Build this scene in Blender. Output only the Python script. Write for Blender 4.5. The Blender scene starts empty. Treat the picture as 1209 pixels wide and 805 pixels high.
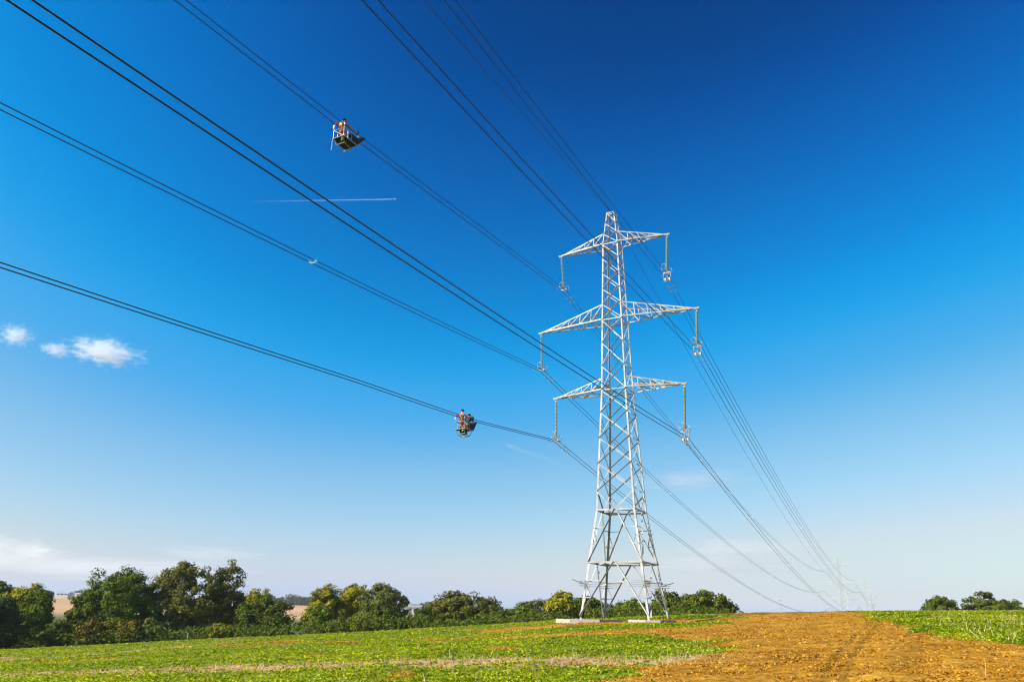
import bpy, bmesh, math, random
import numpy as np
from math import sin, cos, pi, radians, sqrt, tan
from mathutils import Vector, Matrix

random.seed(7)
RS = np.random.RandomState(11)
scene = bpy.context.scene
COL = scene.collection

# ------------------------------------------------------------------ camera
F_PX, PITCH, ROLL = 845.0, radians(20.7), radians(1.15)      # focal length in pixels of the 1209 px wide photograph
CX, CY = 604.5, 402.5
EYE = 0.24
cam_d = bpy.data.cameras.new('camera')
cam = bpy.data.objects.new('camera', cam_d)
COL.objects.link(cam)
cam_d.sensor_fit = 'HORIZONTAL'
cam_d.sensor_width = 36.0
cam_d.lens = F_PX / 1209.0 * 36.0
cam_d.clip_start, cam_d.clip_end = 0.1, 40000.0
cam.matrix_world = (Matrix.Translation((0, 0, EYE)) @ Matrix.Rotation(radians(90) + PITCH, 4, 'X')
                    @ Matrix.Rotation(ROLL, 4, 'Z'))
scene.camera = cam

# ------------------------------------------------------------------ world, sun, exposure
SUN_EL = radians(33.0)
SUN_DIR = Vector((-0.93 * cos(SUN_EL), -0.37 * cos(SUN_EL), sin(SUN_EL))).normalized()   # towards the sun: from the left, a little behind
world = bpy.data.worlds.new('World')
scene.world = world
world.use_nodes = True
wn, wl = world.node_tree.nodes, world.node_tree.links
wn.clear()
sky = wn.new('ShaderNodeTexSky')
sky.sky_type = 'NISHITA'
sky.sun_disc = False
sky.sun_elevation = SUN_EL
sky.sun_rotation = math.atan2(SUN_DIR.x, SUN_DIR.y)
sky.altitude = 0
sky.air_density = 1.0
sky.dust_density = 1.0
sky.ozone_density = 2.0
EXPOSURE = 0.9
GRADE = (      # one tone curve per channel over the whole sky (a strong photographic blue)
    [(0, 0), (.125, 0), (.147, .012), (.160, .038), (.176, .065), (.200, .135), (.229, .22), (.289, .35), (.376, .54), (.404, .60), (.513, .66), (1, 1.2)],
    [(0, 0), (.09, .03), (.123, .054), (.143, .10), (.19, .23), (.245, .375), (.28, .42), (.345, .525), (.41, .62), (.45, .67), (.581, .765), (1, 1.15)],
    [(0, 0), (.18, .15), (.222, .25), (.256, .42), (.333, .70), (.40, .84), (.49, .85), (.58, .90), (.63, .93), (1, 1.1)])
sep = wn.new('ShaderNodeSeparateColor'); comb = wn.new('ShaderNodeCombineColor')
pre = wn.new('ShaderNodeVectorMath'); pre.operation = 'SCALE'; pre.inputs['Scale'].default_value = 0.1
wl.new(sky.outputs[0], pre.inputs[0]); wl.new(pre.outputs[0], sep.inputs[0])
def wmath(op, x, y):
    n = wn.new('ShaderNodeMath'); n.operation = op
    for k, q in enumerate((x, y)):
        if hasattr(q, 'is_output'): wl.new(q, n.inputs[k])
        else: n.inputs[k].default_value = q
    return n.outputs[0]


in_r = sep.outputs[0]                                           # near the horizon green never falls under red, nor blue under green
in_g = wmath('MAXIMUM', sep.outputs[1], wmath('MULTIPLY', in_r, 1.08))
in_b = wmath('MAXIMUM', sep.outputs[2], in_g)
graded = []
for i, src in enumerate((in_r, in_g, in_b)):
    cu = wn.new('ShaderNodeFloatCurve')
    cu.mapping.use_clip = False
    cu.mapping.extend = 'EXTRAPOLATED'
    c = cu.mapping.curves[0]
    k = 2.0 ** -EXPOSURE
    while len(c.points) < len(GRADE[i]):
        c.points.new(0.5, 0.5)
    for pt, (x, y) in zip(c.points, GRADE[i]):
        pt.location = (x, y * k); pt.handle_type = 'AUTO_CLAMPED'
    cu.mapping.update()
    wl.new(src, cu.inputs['Value'])
    graded.append(cu.outputs[0])
pale = wmath('MAXIMUM', wmath('SUBTRACT', graded[0], 0.40 * 2.0 ** -EXPOSURE), 0.0)     # the pale rim is a little less blue
pale = wmath('MINIMUM', pale, 0.3 * 2.0 ** -EXPOSURE)
graded[2] = wmath('SUBTRACT', graded[2], wmath('MULTIPLY', pale, 0.4))
for i in range(3):
    wl.new(wmath('MULTIPLY', graded[i], 10.0), comb.inputs[i])
bg = wn.new('ShaderNodeBackground'); bg.inputs['Strength'].default_value = 0.10
wo = wn.new('ShaderNodeOutputWorld')
wl.new(comb.outputs[0], bg.inputs[0]); wl.new(bg.outputs[0], wo.inputs[0])

sun_d = bpy.data.lights.new('sun', 'SUN')
sun_d.energy = 5.0
sun_d.angle = radians(0.5)
sun_d.color = (1.0, 0.93, 0.82)
sun = bpy.data.objects.new('sun', sun_d)
sun.rotation_euler = SUN_DIR.to_track_quat('Z', 'Y').to_euler()
COL.objects.link(sun)

scene.view_settings.view_transform = 'Standard'
scene.view_settings.look = 'None'
scene.view_settings.exposure = EXPOSURE
scene.view_settings.gamma = 1.0
scene.view_settings.use_curve_mapping = False
scene.render.engine = 'CYCLES'
scene.cycles.use_denoising = True
scene.cycles.filter_width = 1.15
scene.cycles.volume_bounces = 4
scene.cycles.max_bounces = 8
scene.cycles.transparent_max_bounces = 12


# ------------------------------------------------------------------ helpers
def ray(px, py):
    u, v = px - CX, py - CY
    cr, sr = cos(ROLL), sin(ROLL)
    u, v = u * cr + v * sr, -u * sr + v * cr
    d = (u / F_PX, 1.0, -v / F_PX)
    cp, sp = cos(PITCH), sin(PITCH)
    return Vector((d[0], d[1] * cp - d[2] * sp, d[1] * sp + d[2] * cp))


def at(px, py, Y):
    """the point a picture direction reaches at Y metres in front"""
    d = ray(px, py)
    t = Y / d.y
    return Vector((d.x * t, Y, EYE + d.z * t))


def sstep(a, b, x):
    t = np.clip((x - a) / (b - a), 0, 1)
    return t * t * (3 - 2 * t)


def hz(X, Y):
    """height of the ground"""
    X = np.asarray(X, float); Y = np.asarray(Y, float)
    z = -1.67 + 0.011 * np.minimum(Y, 78)
    tilt = np.where(X > 0, 0.0605 * 40 * np.tanh(X / 40), 0.0665 * 200 * np.tanh(X / 200))
    z = z + (tilt - 0.22 * sstep(8, -3, X) * sstep(25, 60, Y)) * np.exp(-np.maximum(Y - 90, 0) / 250.)
    d = np.clip(Y - 78, 0, 252)
    z = z - np.where(d < 30, 0.0009 * d * d, 0.81 + 0.054 * (d - 30))
    z = z + sstep(380, 760, Y) * sstep(160, -40, X) * (14.5 + 0.010 * np.clip(-X, 0, 700)) * sstep(6000, 2000, Y)
    z = z - 0.23 * np.exp(-(((X - 14) / 6.0) ** 2 + ((Y - 61.5) / 8.0) ** 2))
    z = z + 0.04 * np.exp(-(((X - 10.8) / 9) ** 2 + ((Y - 70) / 7) ** 2))
    return z


def hzn(X, Y):
    """ground with its small unevenness"""
    X = np.asarray(X, float); Y = np.asarray(Y, float)
    n = (np.sin(X * .9 + 1.3 * np.sin(Y * .31)) * np.sin(Y * .77 + 1.1 * np.sin(X * .23)) * .035
         + np.sin(X * 2.3 + Y * 1.1) * np.sin(Y * 2.9 - X * .7) * .018 + np.sin(X * .21 + 2) * np.sin(Y * .17 + 1) * .06)
    return hz(X, Y) + n * np.exp(-np.maximum(Y - 60, 0) / 60.)


def link(o, parent=None):
    COL.objects.link(o)
    if parent is not None:
        o.parent = parent
    return o


def mesh_obj(name, V, Fc, m, parent=None, smooth=False):
    me = bpy.data.meshes.new(name)
    me.from_pydata([tuple(v) for v in V], [], Fc)
    if smooth:
        me.polygons.foreach_set('use_smooth', [True] * len(me.polygons))
    me.materials.append(m)
    me.update()
    return link(bpy.data.objects.new(name, me), parent)


def bm_obj(name, bm, m, parent=None, smooth=False):
    me = bpy.data.meshes.new(name)
    bm.normal_update()
    bm.to_mesh(me); bm.free()
    if smooth:
        me.polygons.foreach_set('use_smooth', [True] * len(me.polygons))
    me.materials.append(m)
    return link(bpy.data.objects.new(name, me), parent)


def quads_obj(name, P, m, parent=None, cols=None, attr='tint', k=4):
    """P: (n, k, 3) array of separate k-gons; cols: (n,) per-face value stored as a point attribute"""
    n = len(P)
    me = bpy.data.meshes.new(name)
    me.vertices.add(n * k); me.loops.add(n * k); me.polygons.add(n)
    me.vertices.foreach_set('co', np.ascontiguousarray(P, np.float32).ravel())
    me.loops.foreach_set('vertex_index', np.arange(n * k, dtype=np.int32))
    me.polygons.foreach_set('loop_start', np.arange(0, n * k, k, dtype=np.int32))
    if cols is not None:
        a = me.attributes.new(attr, 'FLOAT', 'POINT')
        a.data.foreach_set('value', np.repeat(np.asarray(cols, np.float32), k))
    me.materials.append(m)
    me.update(calc_edges=True)
    return link(bpy.data.objects.new(name, me), parent)


def empty(name, loc=(0, 0, 0), rotz=0.0):
    o = bpy.data.objects.new(name, None)
    o.empty_display_size = 0.3
    o.location = loc
    o.rotation_euler = (0, 0, rotz)
    return link(o)


def tag(o, label=None, cat=None, group=None, kind=None):
    if label: o['label'] = label
    if cat: o['category'] = cat
    if group: o['group'] = group
    if kind: o['kind'] = kind
    return o


def bm_tube(bm, pts, r, n=6, caps=True):
    """a round tube along a polyline; r a number or one per point"""
    pts = [Vector(p) for p in pts]
    rs = r if hasattr(r, '__len__') else [r] * len(pts)
    rings = []
    for i, p in enumerate(pts):
        t = (pts[min(i + 1, len(pts) - 1)] - pts[max(i - 1, 0)]).normalized()
        a = Vector((0, 0, 1)) if abs(t.z) < 0.9 else Vector((1, 0, 0))
        s = t.cross(a).normalized(); q = s.cross(t)
        rings.append([bm.verts.new(p + (s * cos(2 * pi * k / n) + q * sin(2 * pi * k / n)) * rs[i]) for k in range(n)])
    for a, b in zip(rings, rings[1:]):
        for k in range(n):
            bm.faces.new((b[k], b[(k + 1) % n], a[(k + 1) % n], a[k]))
    if caps:
        bm.faces.new(rings[0]); bm.faces.new(rings[-1][::-1])


def bm_box(bm, c, s, M=None):
    c = Vector(c); h = Vector(s) / 2
    vs = []
    for x, y, z in ((-1, -1, -1), (1, -1, -1), (1, 1, -1), (-1, 1, -1), (-1, -1, 1), (1, -1, 1), (1, 1, 1), (-1, 1, 1)):
        p = Vector((x * h.x, y * h.y, z * h.z))
        vs.append(bm.verts.new(c + (M @ p if M else p)))
    for f in ((3, 2, 1, 0), (4, 5, 6, 7), (0, 1, 5, 4), (1, 2, 6, 5), (2, 3, 7, 6), (3, 0, 4, 7)):
        bm.faces.new([vs[i] for i in f])


def bm_lathe(bm, prof, n=10, c=(0, 0, 0)):
    c = Vector(c); rings = []
    for r, z in prof:
        rings.append([bm.verts.new(c + Vector((r * cos(2 * pi * k / n), r * sin(2 * pi * k / n), z))) for k in range(n)])
    for a, b in zip(rings, rings[1:]):
        for k in range(n):
            bm.faces.new((a[k], a[(k + 1) % n], b[(k + 1) % n], b[k]))
    bm.faces.new(rings[0][::-1]); bm.faces.new(rings[-1])


# ------------------------------------------------------------------ materials
def mat(name, c1, c2=None, scale=3.0, rough=0.7, metallic=0.0, bump=0.0, bscale=None, detail=4.0, spec=0.4, sub=None):
    m = bpy.data.materials.new(name)
    m.use_nodes = True
    nt = m.node_tree; N, L = nt.nodes, nt.links
    b = N['Principled BSDF']
    b.inputs['Roughness'].default_value = rough
    b.inputs['Metallic'].default_value = metallic
    b.inputs['Specular IOR Level'].default_value = spec
    if c2 is None:
        b.inputs['Base Color'].default_value = (*c1, 1)
    else:
        tc = N.new('ShaderNodeTexCoord')
        n = N.new('ShaderNodeTexNoise'); n.inputs['Scale'].default_value = scale; n.inputs['Detail'].default_value = detail
        L.new(tc.outputs['Object'], n.inputs['Vector'])
        r = N.new('ShaderNodeValToRGB')
        r.color_ramp.elements[0].position = 0.3; r.color_ramp.elements[1].position = 0.7
        r.color_ramp.elements[0].color = (*c1, 1); r.color_ramp.elements[1].color = (*c2, 1)
        L.new(n.outputs['Fac'], r.inputs[0]); L.new(r.outputs[0], b.inputs['Base Color'])
        if bump:
            n2 = N.new('ShaderNodeTexNoise'); n2.inputs['Scale'].default_value = bscale or scale * 4; n2.inputs['Detail'].default_value = 5
            L.new(tc.outputs['Object'], n2.inputs['Vector'])
            bp = N.new('ShaderNodeBump'); bp.inputs['Strength'].default_value = bump; bp.inputs['Distance'].default_value = 0.05
            L.new(n2.outputs['Fac'], bp.inputs['Height']); L.new(bp.outputs[0], b.inputs['Normal'])
    return m


def leaf_mat(name, ramp, trans=0.22):
    """leaf colour runs along a per-leaf tint; light passes partly through"""
    m = bpy.data.materials.new(name); m.use_nodes = True
    nt = m.node_tree; N, L = nt.nodes, nt.links
    N.clear()
    a = N.new('ShaderNodeAttribute'); a.attribute_name = 'tint'
    r = N.new('ShaderNodeValToRGB')
    e = r.color_ramp.elements
    e[0].position, e[0].color = 0, (*ramp[0], 1)
    e[1].position, e[1].color = 1, (*ramp[-1], 1)
    for i, c in enumerate(ramp[1:-1]):
        x = e.new((i + 1) / (len(ramp) - 1)); x.color = (*c, 1)
    L.new(a.outputs['Fac'], r.inputs[0])
    d = N.new('ShaderNodeBsdfPrincipled'); d.inputs['Roughness'].default_value = 0.7
    d.inputs['Specular IOR Level'].default_value = 0.08
    t = N.new('ShaderNodeBsdfTranslucent')
    mx = N.new('ShaderNodeMixShader'); mx.inputs[0].default_value = trans
    o = N.new('ShaderNodeOutputMaterial')
    L.new(r.outputs[0], d.inputs['Base Color']); L.new(r.outputs[0], t.inputs['Color'])
    L.new(d.outputs[0], mx.inputs[1]); L.new(t.outputs[0], mx.inputs[2]); L.new(mx.outputs[0], o.inputs[0])
    return m


STEEL = mat('galvanised_steel', (.21, .21, .205), (.42, .42, .415), 1.1, 0.5, 0.0, spec=0.5)
STEEL_ARM = STEEL
GLASS = mat('insulator_glass', (.21, .35, .27), (.31, .45, .37), 9, 0.18, 0.0, spec=0.7)
FITTING = mat('galvanised_fitting', (.20, .20, .20), (.34, .34, .34), 6, 0.4, 0.3)
WIRE = mat('weathered_conductor', (.012, .013, .016), (.024, .024, .028), 1.5, 0.6, 0.0)
SPACER = mat('bright_spacer', (.7, .7, .7), (.78, .78, .78), 8, 0.35)
DAMPER = mat('damper_iron', (.16, .16, .17), (.26, .26, .27), 8, 0.5)
FAR_STEEL = mat('far_steel_sunlit_tone', (.40, .41, .42), (.48, .49, .50), .2, 0.5)  # same steel as the near pylon; sunlit brightness put into its colour
PLANK = mat('pale_board', (.30, .28, .26), (.42, .40, .37), 2.5, 0.8, bump=.3)
SIGN_Y = mat('yellow_plate', (.34, .33, .28), (.42, .41, .36), 5, 0.5)
BARK = mat('bark', (.05, .04, .03), (.12, .095, .07), 4, 0.9, bump=.6)


# ------------------------------------------------------------------ ground sheet
def in_poly(X, Y, poly):
    r = np.zeros(X.shape, bool)
    n = len(poly)
    for i in range(n):
        x1, y1 = poly[i]; x2, y2 = poly[(i + 1) % n]
        c = ((y1 > Y) != (y2 > Y)) & (X < (x2 - x1) * (Y - y1) / (y2 - y1 + 1e-9) + x1)
        r ^= c
    return r


def dist_line(X, Y, pts):
    d = np.full(X.shape, 1e9)
    for (x1, y1), (x2, y2) in zip(pts, pts[1:]):
        t = np.clip(((X - x1) * (x2 - x1) + (Y - y1) * (y2 - y1)) / ((x2 - x1) ** 2 + (y2 - y1) ** 2), 0, 1)
        d = np.minimum(d, np.hypot(X - x1 - t * (x2 - x1), Y - y1 - t * (y2 - y1)))
    return d


def vnoise(X, Y, s, seed=0):
    """smooth value noise, numpy"""
    rr = np.random.RandomState(seed).rand(256, 256)
    x = X / s + 1000; y = Y / s + 1000
    xi = np.floor(x).astype(int); yi = np.floor(y).astype(int)
    fx = x - xi; fy = y - yi
    fx = fx * fx * (3 - 2 * fx); fy = fy * fy * (3 - 2 * fy)
    g = lambda a, b: rr[a % 256, b % 256]
    return (g(xi, yi) * (1 - fx) + g(xi + 1, yi) * fx) * (1 - fy) + (g(xi, yi + 1) * (1 - fx) + g(xi + 1, yi + 1) * fx) * fy


SOIL_EDGE = [(1.0, 5), (2.1, 19.2), (3.0, 20.5), (4.1, 22.6), (6.6, 24.6), (7.6, 27.5), (8.6, 31.5), (8.6, 37.4), (9.5, 44), (11.5, 48),
             (14.5, 51), (17.5, 58), (20, 66), (22, 95), (40, 95), (32, 66), (26.5, 57), (24.0, 50), (20.5, 39), (18.1, 33.3), (16.2, 27),
             (15.4, 22), (15.2, 5)]
BAND = [(-40, 41), (-22.5, 35.2), (-16.2, 33.6), (-6.4, 30.1), (-1.1, 28.0), (2.9, 25.9), (6.2, 24.6)]
BAND2 = [(-38.3, 60), (-35.2, 56), (-30, 60), (-24, 68)]
PATCHES = [((-19.0, 61.5), (3.5, 2.2)), ((-14.5, 57), (4.5, 1.2)), ((-1.5, 48.0), (4.5, 1.5)), ((6.2, 46.0), (6.0, 2.6)), ((9.6, 41.8), (2.0, 1.5)), ((2.0, 64), (5, 3.6)),
           ((7.4, 66.4), (5, 2.4)), ((13, 65), (7, 3.2)), ((7.5, 64.5), (6, 2.2)), ((-5, 53), (3, 1.0)), ((24.5, 55.3), (5.5, .8)), ((-27, 49), (4, .8)), ((10.5, 30), (1.0, 2))]


def zones(X, Y):
    """soil 0..1 and straw 0..1 at each ground point"""
    wob = (vnoise(X, Y, 2.2, 3) - .5) * 2.6 + (vnoise(X, Y, .7, 4) - .5) * 1.3
    rag = (vnoise(X, Y, .45, 6) - .5) * 1.6
    soil = in_poly(X + wob + rag, Y + wob * .8 + rag, SOIL_EDGE).astype(float)
    straw = np.clip(1.35 - dist_line(X, Y + wob * .9, BAND) / 1.6, 0, 1) * (vnoise(X, Y, 1.1, 8) > .12)
    straw = np.maximum(straw, np.clip(1.2 - dist_line(X, Y + wob * .5, BAND2) / 1.3, 0, 1) * .9)
    for (cx, cy), (rx, ry) in PATCHES:
        q = ((X - cx) / rx) ** 2 + ((Y - cy) / ry) ** 2
        soil = np.maximum(soil, np.clip(1.9 - 1.4 * q + wob * .5, 0, 1))
    soil = np.maximum(soil, (vnoise(X, Y, 3.2, 15) * .7 + vnoise(X, Y, .8, 16) * .3 > .80) * .8)
    straw = straw * (1 - .85 * np.clip(soil, 0, 1))
    return soil, straw


xs = list(np.arange(-62, 62.01, 0.31)); g = 0.5
while xs[-1] < 4000: xs.append(xs[-1] + g); g *= 1.13
g = 0.5
while xs[0] > -4000: xs.insert(0, xs[0] - g); g *= 1.13
ys = list(np.arange(6, 98, 0.31)); g = 0.5
while ys[-1] < 4000: ys.append(ys[-1] + g); g *= 1.10
g = 0.6
while ys[0] > -400: ys.insert(0, ys[0] - g); g *= 1.25
XS, YS = np.meshgrid(np.array(xs), np.array(ys))
ZS = hzn(XS, YS)
soilM, strawM = zones(XS, YS)
ZS = ZS + soilM * (vnoise(XS, YS, .55, 31) - .5) * .10
ny, nx = XS.shape
me = bpy.data.meshes.new('ground')
idx = np.arange(nx * ny, dtype=np.int32).reshape(ny, nx)
q = np.stack([idx[:-1, :-1], idx[:-1, 1:], idx[1:, 1:], idx[1:, :-1]], -1).reshape(-1, 4)
me.vertices.add(nx * ny); me.loops.add(q.size); me.polygons.add(len(q))
me.vertices.foreach_set('co', np.stack([XS, YS, ZS], -1).astype(np.float32).ravel())
me.loops.foreach_set('vertex_index', q.ravel())
me.polygons.foreach_set('loop_start', np.arange(0, q.size, 4, dtype=np.int32))
me.polygons.foreach_set('use_smooth', np.ones(len(q), bool))
far = sstep(300, 420, YS)
tanf = far * (YS > 560) * (YS < 800) * (XS < -60)
for nm, arr in (('soil', soilM * (1 - far)), ('straw', strawM * (1 - far)), ('tan', tanf.astype(float)), ('far', far)):
    a = me.attributes.new(nm, 'FLOAT', 'POINT'); a.data.foreach_set('value', arr.astype(np.float32).ravel())
me.update(calc_edges=True)


def ground_mat():
    m = bpy.data.materials.new('field_ground'); m.use_nodes = True
    nt = m.node_tree; N, L = nt.nodes, nt.links
    b = N['Principled BSDF']; b.inputs['Roughness'].default_value = 0.95; b.inputs['Specular IOR Level'].default_value = 0.1
    tc = N.new('ShaderNodeTexCoord')

    def noise(s, d=5):
        n = N.new('ShaderNodeTexNoise'); n.inputs['Scale'].default_value = s; n.inputs['Detail'].default_value = d
        L.new(tc.outputs['Object'], n.inputs['Vector']); return n.outputs['Fac']

    def ramp(f, stops):
        r = N.new('ShaderNodeValToRGB'); e = r.color_ramp.elements
        e[0].position, e[0].color = stops[0][0], (*stops[0][1], 1)
        e[1].position, e[1].color = stops[-1][0], (*stops[-1][1], 1)
        for p, c in stops[1:-1]:
            x = e.new(p); x.color = (*c, 1)
        L.new(f, r.inputs[0]); return r.outputs[0]

    def attr(n):
        a = N.new('ShaderNodeAttribute'); a.attribute_name = n; return a.outputs['Fac']

    def mix(f, a, bb):
        x = N.new('ShaderNodeMix'); x.data_type = 'RGBA'
        L.new(f, x.inputs[0]); L.new(a, x.inputs[6]); L.new(bb, x.inputs[7]); return x.outputs[2]
    soil = mix(ramp(noise(.45, 5), [(.38, (0, 0, 0)), (.62, (1, 1, 1))]), ramp(noise(3.5, 8), [(.3, (.10, .041, .002)), (.5, (.25, .112, .005)), (.7, (.40, .195, .012))]),
               ramp(noise(5, 8), [(.3, (.22, .102, .006)), (.5, (.40, .200, .014)), (.7, (.53, .30, .05))]))
    green = ramp(noise(2.5, 7), [(.3, (.075, .10, .005)), (.55, (.14, .18, .008)), (.75, (.22, .20, .02))])
    straw = ramp(noise(6, 7), [(.3, (.30, .18, .07)), (.7, (.48, .34, .18))])
    fargreen = ramp(noise(.01, 4), [(.35, (.05, .07, .02)), (.65, (.09, .10, .035))])
    tanc = ramp(noise(.02, 4), [(.3, (.36, .21, .11)), (.7, (.46, .29, .16))])
    c = mix(attr('soil'), green, soil)
    c = mix(attr('straw'), c, straw)
    c = mix(attr('far'), c, fargreen)
    c = mix(attr('tan'), c, tanc)
    L.new(c, b.inputs['Base Color'])
    bp = N.new('ShaderNodeBump'); bp.inputs['Strength'].default_value = 0.9; bp.inputs['Distance'].default_value = 0.12
    L.new(noise(5.5, 9), bp.inputs['Height']); L.new(bp.outputs[0], b.inputs['Normal'])
    return m


me.materials.append(ground_mat())
tag(link(bpy.data.objects.new('ground', me)), kind='structure')

# ------------------------------------------------------------------ pylon
TX, TY, A_T = 10.828, 69.751, radians(26.944)
UDIR = Vector((cos(A_T), -sin(A_T), 0)); VDIR = Vector((sin(A_T), cos(A_T), 0))
LV = [0, 4.70, 9.46, 21.34, 22.59, 29.01, 30.81, 37.96, 39.28, 42.0]
WD = [3.239, 2.58, 1.907, 1.307, 1.243, 1.099, 1.023, .874, .811, .44]
ARM = {3: 6.80, 5: 8.54, 7: 6.07}


def tw(U, V, z):
    return Vector((TX, TY, 0)) + UDIR * U + VDIR * V + Vector((0, 0, z))


def wid(z):
    return float(np.interp(z, LV, WD))


def angle(p, q, n1, n2, w, t=0.016):
    """a steel angle from p to q; flanges point along n1 and n2 (made square to the bar)"""
    p, q = Vector(p), Vector(q)
    d = (q - p).normalized()
    a = (Vector(n1) - d * Vector(n1).dot(d)).normalized()
    b = Vector(n2) - d * Vector(n2).dot(d)
    b = (b - a * b.dot(a)).normalized()
    prof = [(0, 0), (w, 0), (w, t), (t, t), (t, w), (0, w)]
    V = [e + a * x + b * y for e in (p, q) for x, y in prof]
    if a.cross(b).dot(d) > 0:
        Fc = [(i, (i + 1) % 6, 6 + (i + 1) % 6, 6 + i) for i in range(6)] + [(5, 4, 3, 2, 1, 0), (6, 7, 8, 9, 10, 11)]
    else:
        Fc = [(6 + i, 6 + (i + 1) % 6, (i + 1) % 6, i) for i in range(6)] + [(0, 1, 2, 3, 4, 5), (11, 10, 9, 8, 7, 6)]
    return V, Fc


FACES = [((-1, -1), (1, -1), (0, -1)), ((1, -1), (1, 1), (1, 0)), ((1, 1), (-1, 1), (0, 1)), ((-1, 1), (-1, -1), (-1, 0))]   # corner, corner, outward


def corner(c, z):
    w = wid(z)
    return Vector((c[0] * w, c[1] * w, z))


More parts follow.
